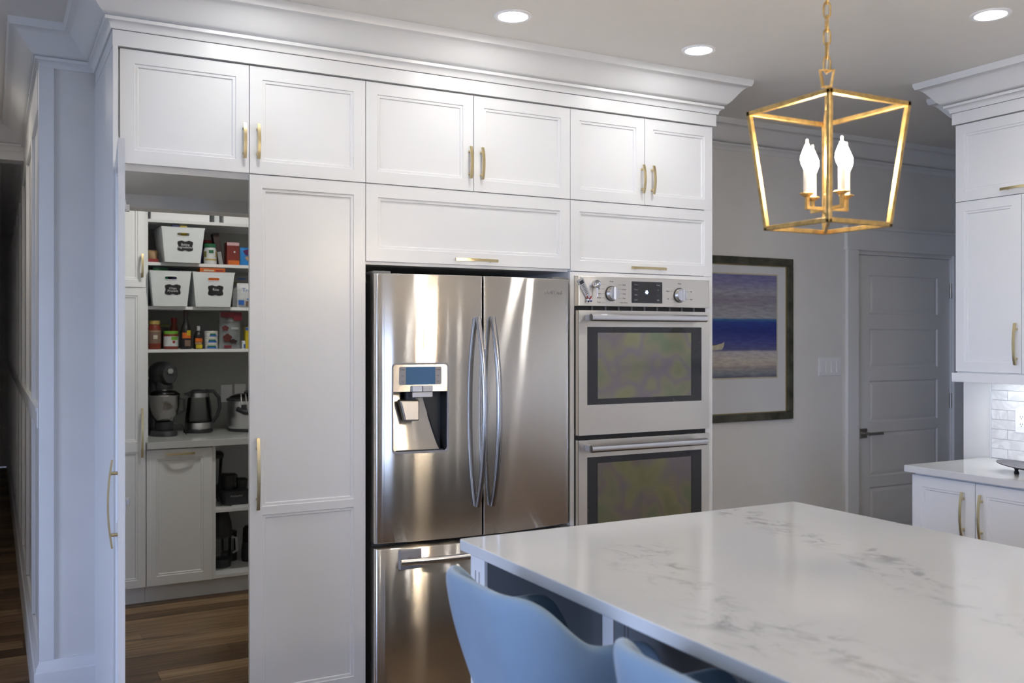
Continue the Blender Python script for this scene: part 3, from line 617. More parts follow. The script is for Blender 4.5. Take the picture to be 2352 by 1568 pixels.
rd = fridge_front('door', 1.7635, 2.209, .709, 1.767, rl=.006, rr=.014)
fd = fridge_front('freezer_drawer', 1.313, 2.209, .08, .688, rl=.014, rr=.014)
B(1.325, 2.20, 3.588, 3.606, .70, 1.758).build('gasket', 'dark_plastic', fg); B(1.325, 2.20, 3.588, 3.606, .085, .682).build('gasket', 'dark_plastic', fg)
B(1.33, 2.19, 3.60, 4.0, .0, .08).build('kick_grille', 'dark_plastic', fg)
for x0, x1 in ((1.315, 1.39), (2.136, 2.211)):
    mb = MB(); mb.box(x0, x1, 3.56, 3.70, 1.7675, 1.779); mb.box(x0 - .0, x1 - .03, 3.66, 3.72, 1.735, 1.775); mb.build('hinge_cover', 'grey_plastic', fg, bevel=.003)
def bow(parent, x, z0, z1, y0, depth):
    mb = MB(); rs = []; n = 22
    for i in range(n + 1):
        u = -1 + 2 * i / n; y = y0 - .013 - depth * (1 - abs(u) ** 2.2); z = z0 + (z1 - z0) * i / n
        rs.append([(x + .012 * math.cos(a) * (1.0 if math.sin(a) < 0 else .9), y + .013 * math.sin(a), z) for a in [2 * PI * j / 16 for j in range(16)]])
    mb.rings(rs); return mb.build('handle', 'handle_steel', parent, smooth=True, sharp=60)
bow(ld, 1.731, .829, 1.600, 3.485, .062); bow(rd, 1.797, .827, 1.602, 3.485, .062)
text('brand_lettering', 'SAMSUNG', .0215, 'nickel', rd, face_y(2.114, 3.5118, 1.709) @ Matrix.Rotation(math.atan(.172), 4, 'Y'), .0012, sx=1.0)
# freezer pull: end bracket plus long bar
mb = MB(); mb.box(1.403, 1.495, 3.494, 3.522, .604, .682); mb.build('handle_bracket', 'panel_grey', fd, bevel=.004)
mb = MB(); mb.box(2.026, 2.118, 3.494, 3.522, .604, .682); mb.build('handle_bracket', 'panel_grey', fd, bevel=.004)
mb = MB(); mb.tube([(1.395 + .731 * i / 16, 3.465 - .034 * (1 - (i / 8 - 1) ** 2), .642) for i in range(17)], .013, 14); mb.cyl((1.44, 3.457, .642), (1.44, 3.50, .642), .011, n=10); mb.cyl((2.085, 3.457, .642), (2.085, 3.50, .642), .011, n=10); mb.build('handle', 'steel_bar', fd, smooth=True, sharp=50)
# dispenser
def rrect(x0, x1, z0, z1, r, n=5):
    pts = []
    for cx, cz, a in ((x1 - r, z1 - r, 0), (x0 + r, z1 - r, PI / 2), (x0 + r, z0 + r, PI), (x1 - r, z0 + r, 1.5 * PI)):
        for i in range(n + 1): pts.append((cx + r * math.cos(a + PI / 2 * i / n), cz + r * math.sin(a + PI / 2 * i / n)))
    return pts
FY = 3.5262
def onto_front(o):      # bend a flat dispenser piece onto the contoured door
    off = Vector(fg.location)
    for v in o.data.vertices:
        p = v.co + off; x = dx_(p.x); v.co = Vector((x, p.y - 3.5262 + fy(x) - .0005, dz_(p.z))) - off
    return o
o1 = rrect(1.381, 1.628, 1.054, 1.415, .018); o2 = rrect(1.386, 1.623, 1.059, 1.410, .015); o3 = rrect(1.389, 1.620, 1.062, 1.407, .014)
MB().rings([[(x, FY + .0045, z) for x, z in o1], [(x, FY - .002, z) for x, z in o1], [(x, FY - .002, z) for x, z in o2], [(x, FY + .004, z) for x, z in o3]], cap0=False, cap1=False).build('dispenser_trim', 'panel_grey', ld, smooth=True)
B(1.388, 1.621, FY + .001, FY + .02, 1.300, 1.4095).build('control_plate', 'steel_oven', ld)
mb = MB(); mb.prism(rrect(1.412, 1.594, 1.328, 1.399, .006), 'y', FY - .001, FY + .004); mb.build('keypad', 'panel_grey', ld)
B(1.440, 1.566, FY - .0018, FY + .002, 1.3285, 1.3985).build('display', 'display_blue', ld)
for k in range(3):
    for x in (1.426, 1.579): text('key_mark', 'Ice' if k else 'Fridge', .008, 'ink_dark', ld, face_y(x, FY - .0012, 1.388 - .024 * k), .0002)
mb = MB(); mb.box(1.461, 1.5045, FY - .016, FY + .01, 1.299, 1.324); mb.build('water_button', 'chrome_satin', ld, bevel=.002)
mb = MB(); mb.box(1.506, 1.5495, FY - .016, FY + .01, 1.299, 1.324); mb.build('ice_button', 'chrome_satin', ld, bevel=.002)
B(1.461, 1.5495, FY - .014, FY + .02, 1.277, 1.2985).build('spout_cover', 'chrome_satin', ld, bevel=.002)
cav = MB(); y0, y1 = FY + .003, 3.60
cav.quad((1.387, y0, 1.06), (1.387, y1, 1.06), (1.387, y1, 1.30), (1.387, y0, 1.30)); cav.quad((1.622, y0, 1.06), (1.622, y1, 1.06), (1.622, y1, 1.30), (1.622, y0, 1.30)); cav.quad((1.387, y0, 1.30), (1.622, y0, 1.30), (1.622, y1, 1.30), (1.387, y1, 1.30)); cav.quad((1.387, y1, 1.06), (1.622, y1, 1.06), (1.622, y1, 1.30), (1.387, y1, 1.30)); cav.quad((1.387, y0, 1.06), (1.622, y0, 1.06), (1.622, y1, 1.06), (1.387, y1, 1.06))
cav.build('dispenser_cavity', 'dark_plastic', ld)
rs = []
for i in range(13):
    u = i / 12; z = 1.064 + .232 * u; y = 3.541 + .052 * (u ** .7); xr = 1.600 - .062 * u ** .9
    rs.append([(1.391, y, z), (xr - .01, y, z), (xr, y + .004, z), (xr + .004, y + .012, z)])
MB().rings(rs, closed=False, cap0=False, cap1=False).build('back_plate', 'steel_oven', ld, smooth=True)
mb = MB(); mb.hexa([(1.436, 3.528, 1.182), (1.500, 3.528, 1.182), (1.500, 3.560, 1.186), (1.436, 3.560, 1.186)], [(1.418, 3.538, 1.266), (1.504, 3.538, 1.266), (1.504, 3.572, 1.268), (1.418, 3.572, 1.268)]); mb.build('paddle', 'nickel', ld, bevel=.007, seg=3)
B(1.45, 1.49, 3.548, 3.565, 1.262, 1.30).build('paddle_arm', 'dark_plastic', ld)
B(1.405, 1.605, 3.533, 3.57, 1.060, 1.0665).build('drip_tray', 'dark_plastic', ld)

for c in list(ld.children):
    if not c.name.startswith('handle'): onto_front(c)

# ------------------------------------------------------------------ double wall oven
ov = thing('double_wall_oven', (2.63, 3.8, .46), 'stainless steel double wall oven with dark glass doors and two round knobs', 'oven')
OY = 3.545; OX0, OX1 = 2.2625, 2.997
for z0, z1 in ((1.10, 1.62), (.52, 1.04)):
    cv = MB(); x0, x1, ya, yb = 2.33, 2.93, 3.584, 3.98
    cv.quad((x0, ya, z0), (x0, yb, z0), (x0, yb, z1), (x0, ya, z1)); cv.quad((x1, ya, z0), (x1, yb, z0), (x1, yb, z1), (x1, ya, z1)); cv.quad((x0, yb, z0), (x1, yb, z0), (x1, yb, z1), (x0, yb, z1)); cv.quad((x0, ya, z0), (x1, ya, z0), (x1, yb, z0), (x0, yb, z0)); cv.quad((x0, ya, z1), (x1, ya, z1), (x1, yb, z1), (x0, yb, z1))
    cv.build('cavity', 'oven_cavity', ov)
cp = B(OX0, OX1, OY, 3.582, 1.655, 1.7865).build('control_panel', 'steel_oven', ov, bevel=.002)
mb = MB(); mb.prism(rrect(2.547, 2.719, 1.672, 1.770, .003), 'y', OY - .0012, OY + .004); dp = mb.build('display', 'black_glass', cp)
for k in range(4):
    for x, ttl in ((2.570, ('Oven', 'Timer', 'Light', 'Lock')[k]), (2.695, ('Temp', '+', '-', 'Info')[k])): text('key_mark', ttl, .0085, 'ink_pale', cp, face_y(x, OY - .0016, 1.7555 - .023 * k), .0002)
st = MB()
for k in range(6): a = k * PI / 3; st.prism([(2.630 + .009 * math.cos(a) - .002 * math.sin(a), 1.722 + .009 * math.sin(a) + .002 * math.cos(a)), (2.630 - .002 * math.sin(a), 1.722 + .002 * math.cos(a)), (2.630 + .002 * math.sin(a), 1.722 - .002 * math.cos(a)), (2.630 + .009 * math.cos(a) + .002 * math.sin(a), 1.722 + .009 * math.sin(a) - .002 * math.cos(a))], 'y', OY - .0020, OY - .0013)
st.build('status_icon', 'icon_glow', cp)
for x, words in ((2.437, (('Bake', 'Off', 'Roast', 'Warm', 'Proof'), ('Broil', 'Convec', 'Clean', 'Pizza', 'Keep Warm'))), (2.820, (('Upper', '', 'Off'), ('On', '', 'Lock')))):
    z = 1.712
    k = MB(); prof = [(.031, 0), (.031, .010), (.029, .018), (.027, .024), (.0, .0245)]
    k.rings([[(x + r * math.cos(2 * PI * j / 32), OY - d_, z + r * math.sin(2 * PI * j / 32)) for j in range(32)] for r, d_ in prof[:-1]]); kn = k.build('knob', 'chrome_satin', cp, smooth=True, sharp=30)
    B(x - .0065, x + .0065, OY - .034, OY - .020, z - .029, z + .029).build('grip', 'chrome', kn, bevel=.002)
    k2 = MB(); k2.rings([[(x + r * math.cos(2 * PI * j / 32), OY - d_, z + r * math.sin(2 * PI * j / 32)) for j in range(32)] for r, d_ in ((.034, -.001), (.034, .003))]); k2.build('knob_base', 'dark_plastic', cp, smooth=True, sharp=30)
    text('dial_mark', 'Mode' if x < 2.6 else 'Oven', .009, 'ink_dark', cp, face_y(x, OY - .0004, z + .054), .0002)
    for sd, ws in zip((-1, 1), words):
        for i, wd_ in enumerate(ws):
            if not wd_: continue
            zz_ = z + (.040 - .080 * i / (len(ws) - 1)) if len(ws) > 3 else z + .018 - .018 * i
            text('dial_mark', wd_, .0078, 'ink_dark', cp, face_y(x + sd * .068, OY - .0004, zz_), .0002)
            B(*sorted((x + sd * .036, x + sd * .054)), OY - .0004, OY + .001, zz_ - .0004, zz_ + .0004).build('dial_line', 'ink_dark', cp)
mb = MB()
for k in range(9): mb.box(2.345 + .072 * k, 2.348 + .072 * k, 3.562, 3.572, 1.637, 1.654)
mb.build('vent_slats', 'grey_plastic', ov)
def oven_door(z0, z1, gz0, gz1, iz0, iz1, hz):
    gx0, gx1, ix0, ix1 = 2.307, 2.951, 2.364, 2.893
    mb = MB(); mb.box(OX0, gx0, OY, 3.570, z0, z1); mb.box(gx1, OX1, OY, 3.570, z0, z1); mb.box(gx0, gx1, OY, 3.570, z0, gz0); mb.box(gx0, gx1, OY, 3.570, gz1, z1)
    d = mb.build('oven_door', 'steel_oven', ov)
    mb = MB(); mb.box(gx0, ix0, OY + .0015, 3.566, gz0, gz1); mb.box(ix1, gx1, OY + .0015, 3.566, gz0, gz1); mb.box(ix0, ix1, OY + .0015, 3.566, gz0, iz0); mb.box(ix0, ix1, OY + .0015, 3.566, iz1, gz1)
    mb.build('glass_border', 'black_glass', d)
    B(ix0, ix1, OY + .003, OY + .007, iz0, iz1).build('window_pane', 'coated_glass', d)
    # flattened bar handle
    hx0, hx1 = 2.293, 2.936; sec = [(-.0, -.016), (-.012, -.016), (-.020, -.010), (-.023, 0), (-.020, .010), (-.012, .016), (0, .016), (.004, .008), (.004, -.008)]
    hm = MB(); hm.rings([[(x, OY - .044 + dy, hz + dz) for dy, dz in sec] for x in (hx0, hx1)])
    hb_ = hm.build('handle', 'steel_bar', d, smooth=True, sharp=35)
    for x in (hx0 + .004, hx1 - .034): B(x, x + .03, OY - .042, OY + .002, hz - .012, hz + .012).build('handle_post', 'panel_grey', d)
    return d
oven_door(1.0835, 1.636, 1.217, 1.563, 1.243, 1.537, 1.603)
oven_door(.495, 1.062, .62, .986, .65, .957, 1.029)
for zr in (1.385, .80):
    rk = MB()
    for k in range(13): yy = 3.60 + .028 * k; rk.cyl((2.335, yy, zr), (2.925, yy, zr), .0018, n=6)
    for k in range(10): xx = 2.34 + .064 * k; rk.cyl((xx, 3.598, zr + .004), (xx, 3.94, zr + .004), .0018, n=6)
    rk.build('rack', 'chrome', ov, smooth=True)
mb = MB()
for a in ((2.264, 2.33, .47, 1.786), (2.93, 2.996, .47, 1.786), (2.33, 2.93, 1.62, 1.786), (2.33, 2.93, 1.04, 1.10), (2.33, 2.93, .47, .52)): mb.box(a[0], a[1], 3.572, 3.5835, a[2], a[3])
mb.build('back_frame', 'black_gap', ov)

# magnets stuck on the control panel
bo = thing('bottle_opener_magnet', (2.293, OY, 1.69), 'silver bottle opener magnet with red and blue tip on the oven panel', 'magnet')
mt = Matrix.Translation((2.293, 0, 1.725)) @ Matrix.Rotation(math.radians(-30), 4, 'Y')
mb = MB(); out = [(-.017, .055), (.014, .055), (.018, .047), (.012, -.028), (.004, -.042), (-.006, -.042), (-.012, -.028)]
MB().prism(out, 'y', OY - .006, OY).xform(mt).build('plate', 'chrome_satin', bo, bevel=.001)
MB().prism([(-.010, .030), (.010, .030), (.011, .046), (-.010, .046)], 'y', OY - .0068, OY - .0060).xform(mt).build('opening', 'dark_plastic', bo)
for k in range(7): B(-.009 + .002 * (k % 3), .007, OY - .0066, OY - .0060, .022 - .007 * k, .025 - .007 * k).xform(mt).build('engraving', 'ink_dark', bo)
for sx, m_ in ((-1, 'pack_white_paper'), (1, 'pack_white_paper')): MB().ball((2.3135 + sx * .008, OY - .008, 1.681), .007, .007, .006, 10, 6).build('tip', m_, bo, smooth=True)
MB().ball((2.320, OY - .012, 1.676), .005, .004, .004, 8, 6).build('tip', 'pack_navy', bo, smooth=True); MB().ball((2.306, OY - .012, 1.675), .005, .004, .004, 8, 6).build('tip', 'pack_navy', bo, smooth=True)
for sx in (-1, 1): B(-.002, .002, OY - .010, OY - .004, 0, .016).xform(Matrix.Translation((2.3125 + sx * .004, 0, 1.684)) @ Matrix.Rotation(sx * .5, 4, 'Y')).build('tip', 'pack_red', bo)
ms = thing('measuring_spoon', (2.353, OY, 1.72), 'small steel measuring spoon stuck beside the oven knob', 'spoon')
n = 20; cx, cz = 2.348, 1.752
MB().rings([[(cx + r * math.cos(2 * PI * j / n), OY - d_, cz + r * math.sin(2 * PI * j / n)) for j in range(n)] for r, d_ in ((.012, .0), (.017, .004), (.019, .014), (.0192, .020), (.0178, .020), (.016, .010), (.010, .004))]).build('bowl', 'chrome', ms, smooth=True, sharp=60)
B(cx - .0035, cx + .0035, OY - .0205, OY - .0185, cz - .058, cz - .017).build('spoon_handle', 'chrome', ms, bevel=.0008)

# ------------------------------------------------------------------ island
IX0, IX1, IY0, IY1 = 1.216, 2.566, .30, 2.566
isl = thing('kitchen_island', (1.89, 1.43, 0), 'kitchen island base with white corner posts and dark slate panels under the quartz top', 'kitchen island')
B(1.70, 2.53, IY0 + .04, 2.53, .10, .887).build('body', 'island_slate', isl)
B(1.72, 2.48, IY0 + .08, 2.50, 0, .10).build('toe_kick', 'dark_plastic', isl)
B(1.258, 1.70, 2.457, 2.53, 0, .887).build('end_panel', 'island_slate', isl)
def post(y0, y1, x0=1.245, x1=1.2575):
    p = B(x0, x1, y0, y1, 0, .8875).build('post', 'cabinet_white', isl, bevel=.002)
    yc = (y0 + y1) / 2
    for k in (-.016, .008): B(x0 - .0006, x0, yc + k, yc + k + .006, .10, .835).build('bead', 'panel_grey', p)
post(2.456, 2.545); post(IY0 + .03, IY0 + .12)
B(1.286, 1.70, IY0 + .04, IY0 + .065, 0, .887).build('end_panel', 'island_slate', isl)
# seating-side fronts (set back under the overhang), panelled, fronts face -X
for k in range(4):
    y1 = 2.397 - .505 * k; panel_door(isl, -y1, -(y1 - .50), .12, .88, 1.66, mtx=ROT_R, name='back_door', m='island_slate')
B(1.655, 1.70, 2.399, 2.457, .1, .887).build('filler', 'cabinet_white', isl)
B(1.681, 1.70, IY0 + .065, 2.399, .1, .887).build('back_board', 'island_slate', isl)
for k in range(4):   # aisle side drawers facing +X
    y0 = IY0 + .06 + .55 * k; d = panel_door(isl, y0, y0 + .54, .12, .88, -2.552, mtx=Matrix.Rotation(PI / 2, 4, 'Z')); handle(d, y0 + .50, .72, .2, -2.552, mtx=Matrix.Rotation(PI / 2, 4, 'Z'))
mb = MB().rbox(IX0, IX1, IY0, IY1, .8875, .92, r=.012, n=4)
tag(mb.build('island_countertop', 'quartz_island', bevel=.003, seg=3), 'white quartz island countertop with grey veining', 'countertop')

# ------------------------------------------------------------------ bucket stools
def make_stool(label):
    st = thing('bar_stool', (0, 0, 0), label, 'stool', 'blue bucket stools at the island')
    w0, r, dep = .225, .13, .40
    path = []
    n1, n2, n3 = 6, 8, 8
    for i in range(n3): path.append((dep - (dep - r) * i / n3, 1, 's'))
    pts = []
    for i in range(n3): pts.append((dep - (dep - r) * i / n3, w0))
    for i in range(n2): a = PI / 2 * i / n2; pts.append((r - r * math.sin(a), w0 - r + r * math.cos(a)))
    for i in range(n1 + 1): pts.append((0, (w0 - r) * (1 - 2 * i / n1)))
    for i in range(1, n2 + 1): a = PI / 2 * (1 - i / n2); pts.append((r - r * math.sin(a), -(w0 - r + r * math.cos(a))))
    for i in range(1, n3 + 1): pts.append((r + (dep - r) * i / n3, -w0))
    def rim(x, y):
        # high back, shoulders sloping to low arms, arms rounding down at the front
        if x < .36: z = .956 - .118 * smooth(min(1, max(0, (x - .02) / .17)))
        else: z = .838
        if x > .30: z -= .19 * ((x - .30) / .10) ** 2
        return z
    rings = []; rows = 9
    for k in range(rows + 1):
        v = k / rows; ring = []
        for x, y in pts:
            zr = rim(x, y); z = .60 + (zr - .60) * v
            tuck = .075 * (1 - v) ** 1.6
            sx = x + tuck * (1 - min(1, x / dep) * 1.5) - .015 * smooth(v) * (1 - x / dep)
            sy = y * (1 - tuck / w0)
            ring.append((sx - .20, sy, z))
        rings.append(ring)
    MB().rings(rings, closed=False, cap0=False, cap1=False).build('shell', 'velvet_blue', st, solid=.034, sub=2)
    out = []
    for i in range(32):
        a = 2 * PI * i / 32; c, s = math.cos(a), math.sin(a)
        out.append((.205 * math.copysign(abs(c) ** .55, c) + .02, .185 * math.copysign(abs(s) ** .55, s)))
    MB().rings([[(x * k, y * k, z) for x, y in out] for k, z in ((.80, .575), (.97, .59), (1, .625), (.97, .66), (.80, .672), (.3, .676))]).build('seat', 'velvet_blue', st, smooth=True, sharp=80)
    for sx, sy in ((1, 1), (1, -1), (-1, 1), (-1, -1)):
        MB().cyl((sx * .13, sy * .13, .58), (sx * .20, sy * .20, 0), .016, .010, 12).build('leg', 'leg_dark', st, smooth=True)
    f = .183; MB().tube([(f, f, .22), (-f, f, .22), (-f, -f, .22), (f, -f, .22)], .009, 8, closed=True).build('footrest', 'leg_dark', st, smooth=True)
    return st
s1 = make_stool('pale blue velvet bucket stool at the island corner by the refrigerator'); s1.location = (1.19, 1.975, 0)
s2 = copy_tree(s1); s2.location = (1.225, 1.305, 0); s2['label'] = 'pale blue velvet bucket stool farther along the island from the refrigerator'

# ------------------------------------------------------------------ lantern pendants
def make_pendant(x, y, label):
    t_ = thing('lantern_pendant', (x, y, CEIL), label, 'pendant light', 'lantern pendants over the island')
    et, eb, zt, zb = .137, .106, 2.105, 1.803; s = .0115
    cn = ((-1, -1), (1, -1), (1, 1), (-1, 1))
    for i in range(4):
        a, b2 = cn[i], cn[(i + 1) % 4]
        for e, z, nm in ((et, zt, 'top_bar'), (eb, zb, 'bottom_bar')):
            x0, x1 = sorted((a[0] * e, b2[0] * e)); y0, y1 = sorted((a[1] * e, b2[1] * e))
            B(x + x0 - s / 2, x + x1 + s / 2, y + y0 - s / 2, y + y1 + s / 2, z - s / 2, z + s / 2).build(nm, 'gilt', t_, bevel=.0012)
        pb = [(x + a[0] * eb + dx * s / 2, y + a[1] * eb + dy * s / 2, zb) for dx, dy in cn]; pt = [(x + a[0] * et + dx * s / 2, y + a[1] * et + dy * s / 2, zt) for dx, dy in cn]
        MB().hexa(pb, pt).build('corner_bar', 'gilt', t_, bevel=.0012)
    # cross bars to the centre at the top, stem, collars


    st = MB(); st.cyl((x, y, zb), (x, y, zt + .060), .0055, n=14); st.lathe([(.0055, 0), (.0095, .002), (.0095, .050), (.0055, .052)], (x, y, 1.835), 14); st.build('stem', 'gilt', t_, smooth=True, sharp=40)
    MB().tube([(x - et, y - et, zt), (x + et, y + et, zt)], 1, sq=(.008, .008)).build('cross_bar', 'gilt', t_); MB().tube([(x - eb, y - eb, zb), (x + eb, y + eb, zb)], 1, sq=(.008, .007)).build('cross_bar', 'gilt', t_)

    # trapezoid loop on top of the stem
    lp = MB(); w1, w2, z0, z1 = .010, .0175, zt + .058, zt + .100
    ang = math.radians(-30); ca, sa = math.cos(ang), math.sin(ang)
    q = [(-w1, z0), (-w2, z1), (w2, z1), (w1, z0)]
    lp.tube([(x + u * ca, y + u * sa, z) for u, z in q], .004, 4, closed=True, sq=(.008, .006)); lp.build('loop', 'gilt', t_)
    z = zt + .094; k = 0
    while z < CEIL - .045:
        ch = MB(); hl, hw = .021, .0085; a0 = math.radians(-30 + 90 * (k % 2)); ca, sa = math.cos(a0), math.sin(a0); pts = []
        for i in range(14): a = 2 * PI * i / 14; pts.append((x + hw * math.sin(a) * ca, y + hw * math.sin(a) * sa, z + hl + hl * math.copysign(abs(math.cos(a)) ** .6, -math.cos(a))))
        ch.tube(pts, .0026, 6, closed=True); ch.build('chain_link', 'gilt', t_, smooth=True); z += 2 * hl - .007; k += 1
    MB().tube([(x + .002 * math.sin(i), y + .002 * math.cos(i * 1.3), zt + .09 + (CEIL - .03 - zt - .09) * i / 12) for i in range(13)], .0018, 6).build('cord', 'pack_cream', t_, smooth=True)
    MB().lathe([(.06, 0), (.06, -.008), (.03, -.022), (.008, -.028), (.008, -.05)], (x, y, CEIL), 24).build('ceiling_canopy', 'gilt', t_, smooth=True)
    for ad in (80, 170, 260, 350):
        a = math.radians(ad); r = .060; cx, cy = x + r * math.cos(a), y + r * math.sin(a)
        am = MB(); am.tube([(x, y, 1.848), (cx, cy, 1.848)], 1, sq=(.008, .008)); am.tube([(cx, cy, 1.844), (cx, cy, 1.882)], 1, sq=(.008, .008)); am.build('arm', 'gilt', t_)
        MB().lathe([(.006, 0), (.012, .004), (.020, .009), (.019, .010), (.010, .007)], (cx, cy, 1.876), 18).build('cup', 'gilt', t_, smooth=True)
        cs = MB().lathe([(.0088, 0), (.0088, .062), (.007, .064)], (cx, cy, 1.882), 16).build('candle_sleeve', 'candle_ivory', t_, smooth=True, sharp=40)
        bu = MB().lathe([(.006, 0), (.008, .004), (.013, .014), (.0162, .026), (.0152, .037), (.0112, .048), (.0070, .058), (.0042, .065)], (cx, cy, 1.945), 16).build('bulb', 'bulb_glow', t_, smooth=True)
        MB().lathe([(.0042, 0), (.0030, .006), (.0034, .011), (.0020, .014)], (cx, cy, 2.010), 10).build('bulb_tip', 'bulb_tip', bu, smooth=True)
    return t_
make_pendant(1.887, 1.772, 'gold open-cage lantern pendant with four lit candle bulbs over the island')
p2 = make_pendant(1.89, .72, 'second gold lantern pendant over the island end away from the refrigerator')

# ------------------------------------------------------------------ right-hand run: base, counter, uppers (fronts face -X)
BX, UX = 3.77, 4.05
rb = thing('base_cabinet', (4.05, 2.7, 0), 'white base cabinet with a pair of brass-handled doors under the quartz counter', 'cabinet', 'right-hand base cabinets')
B(BX + .021, XR, 2.372, 3.022, .10, .889).build('body', 'cabinet_white', rb); B(BX + .08, XR, 2.372, 3.022, 0, .10).build('toe_kick', 'dark_plastic', rb)
d = panel_door(rb, -3.021, -2.6975, .11, .878, BX, mtx=ROT_R, fr=.050); handle(d, -2.752, .736, .195, BX, mtx=ROT_R, w=.011)
d = panel_door(rb, -2.6945, -2.373, .11, .878, BX, mtx=ROT_R, fr=.050); handle(d, -2.694 + .030, .736, .195, BX, mtx=ROT_R, w=.011)
for k in range(2):
    y1 = 2.370 - .90 * k; c = thing('base_cabinet', (4.05, y1 - .45, 0), ('white base cabinet farthest along the right-hand counter' if k else 'white base cabinet in the middle of the right-hand counter run'), 'cabinet', 'right-hand base cabinets')
    B(BX + .021, XR, y1 - .895, y1, .10, .889).build('body', 'cabinet_white', c); B(BX + .08, XR, y1 - .895, y1, 0, .10).build('toe_kick', 'dark_plastic', c)
    for j in (0, 1):
        a = -(y1 - .002) + .4465 * j; d = panel_door(c, a, a + .444, .11, .878, BX, mtx=ROT_R); handle(d, a + (.414 if j == 0 else .03), .736, .195, BX, mtx=ROT_R)
tag(MB().rbox(3.742, XR, .55, 3.046, .8895, .92, r=.004).build('counter_slab', 'quartz_counter', bevel=.002), 'white quartz worktop along the right-hand wall under the upper cabinets', 'countertop')
ru = thing('upper_cabinet', (4.2, 2.66, 1.35), 'white upper cabinet hung over the right-hand counter', 'cabinet')
B(UX + .021, XR, 2.332, 3.000, 1.352, 2.528).build('body', 'cabinet_white', ru)
d = panel_door(ru, -3.0, -2.335, 2.162, 2.526, UX, mtx=ROT_R, fr=.045); handle(d, -2.663, 2.190, .195, UX, vertical=False, mtx=ROT_R)
d = panel_door(ru, -3.0, -2.669, 1.354, 2.158, UX, mtx=ROT_R, fr=.045); handle(d, -2.689, 1.486, .19, UX, mtx=ROT_R)
d = panel_door(ru, -2.666, -2.335, 1.354, 2.158, UX, mtx=ROT_R, fr=.045); handle(d, -2.357, 1.486, .19, UX, mtx=ROT_R)
for k in range(2):
    y1 = 2.330 - .70 * k; c = thing('upper_cabinet', (4.2, y1 - .35, 1.35), ('white upper cabinet farthest along over the right-hand counter' if k else 'white upper cabinet in the middle of the right-hand run'), 'cabinet', 'farther upper cabinets')
    B(UX + .021, XR, y1 - .695, y1, 1.352, 2.528).build('body', 'cabinet_white', c)
    for j in (0, 1):
        a = -y1 + .002 + .347 * j; d = panel_door(c, a, a + .344, 1.354, 2.526, UX, mtx=ROT_R); handle(d, a + (.32 if j == 0 else .024), 1.486, .19, UX, mtx=ROT_R)
mb = MB(); mb.box(UX - .012, UX + .010, 2.335, 3.014, 1.304, 1.347); mb.box(UX + .010, UX + .018, 2.335, 3.0, 1.304, 1.353); mb.build('light_valance', 'cabinet_white', ru, bevel=.002)  # rear strip is added to stop light leaking over the valance
struct(B(UX - .012, XR, 2.332, 3.012, 2.5305, 2.585).build('trim_6', 'cabinet_white'))
struct(B(UX - .012, XR, YB + .9, 2.332, 2.5305, 2.585).build('trim_7', 'cabinet_white'))
ul = thing('under_cabinet_light', (4.2, 2.66, 1.335), 'white led strip light fixed under the right-hand upper cabinet', 'light')
B(4.17, 4.20, 2.36, 2.955, 1.343, 1.352).build('housing', 'white_plastic', ul); B(4.173, 4.197, 2.37, 2.945, 1.3405, 1.343).build('diffuser', 'led_strip', ul)
# marble tiles: running bond, set proud of grout
B(XR - .004, XR, 1.9, 3.022, .92, 1.352).build('grout_bed', 'grout', wall_right)
B(XR - .011, XR, 3.0205, 3.0235, .92, 1.352).build('edge_trim', 'white_plastic', wall_right)
rowh, tl = .0477, .172
for i in range(9):
    z0 = .9215 + rowh * i; z1 = min(z0 + rowh, 1.352); y = 3.020; first = .086 if i % 2 == 0 else tl
    L = first
    while y > 1.92:
        B(XR - .0095 - random.uniform(0, .0008), XR - .002, max(1.905, y - L) + .0008, y - .0008, z0 + .0008, z1 - .0008).build('tile', 'marble_tile', wall_right, bevel=.0008, seg=1); y -= L; L = tl
op = thing('outlet_plate', (XR - .01, 2.83, 1.057), 'white double electrical outlet plate on the marble tile backsplash', 'outlet')
XT = XR - .0102
B(XT - .006, XT + .001, 2.776, 2.890, 1.057, 1.173).build('plate', 'white_plastic', op, bevel=.002)
for yc in (2.857, 2.809):
    rc = B(XT - .008, XT - .005, yc - .017, yc + .017, 1.082, 1.148).build('receptacle', 'white_plastic', op, bevel=.001)
    for zc in (1.097, 1.133):
        for dy in (-.006, .006): B(XT - .0084, XT - .0078, yc + dy - .001, yc + dy + .001, zc - .002, zc + .006).build('slot', 'ink_dark', rc)
        MB().cyl((XT - .0084, yc, zc - .008), (XT - .0078, yc, zc - .008), .0024, n=8).build('slot', 'ink_dark', rc)
# footed tray on the counter
tr_ = thing('footed_tray', (3.98, 2.46, .92), 'dark hammered metal oval tray on small black feet on the right-hand counter', 'tray')
n = 48; cx, cy = 3.985, 2.465
def ov_(k, z, wob=0): return [(cx + .13 * k * math.cos(2 * PI * j / n) * (1 + wob * (j % 2)), cy + .265 * k * math.sin(2 * PI * j / n) * (1 + wob * (j % 2)), z + (.010 * abs(math.sin(2 * PI * j / n)) ** 3 * k)) for j in range(n)]
MB().rings([ov_(.25, .940), ov_(.6, .941), ov_(.85, .946), ov_(1.0, .953, .008), ov_(1.0, .956, .008), ov_(.84, .950), ov_(.6, .945), ov_(.25, .944)]).build('dish', 'tray_metal', tr_, smooth=True)
for sx, sy in ((-.05, .15), (.05, .15), (-.05, -.15), (.05, -.15)): MB().lathe([(.008, 0), (.011, .004), (.009, .010), (.007, .014), (.010, .0225)], (cx + sx, cy + sy, .92), 10).build('foot', 'black_gap', tr_, smooth=True)
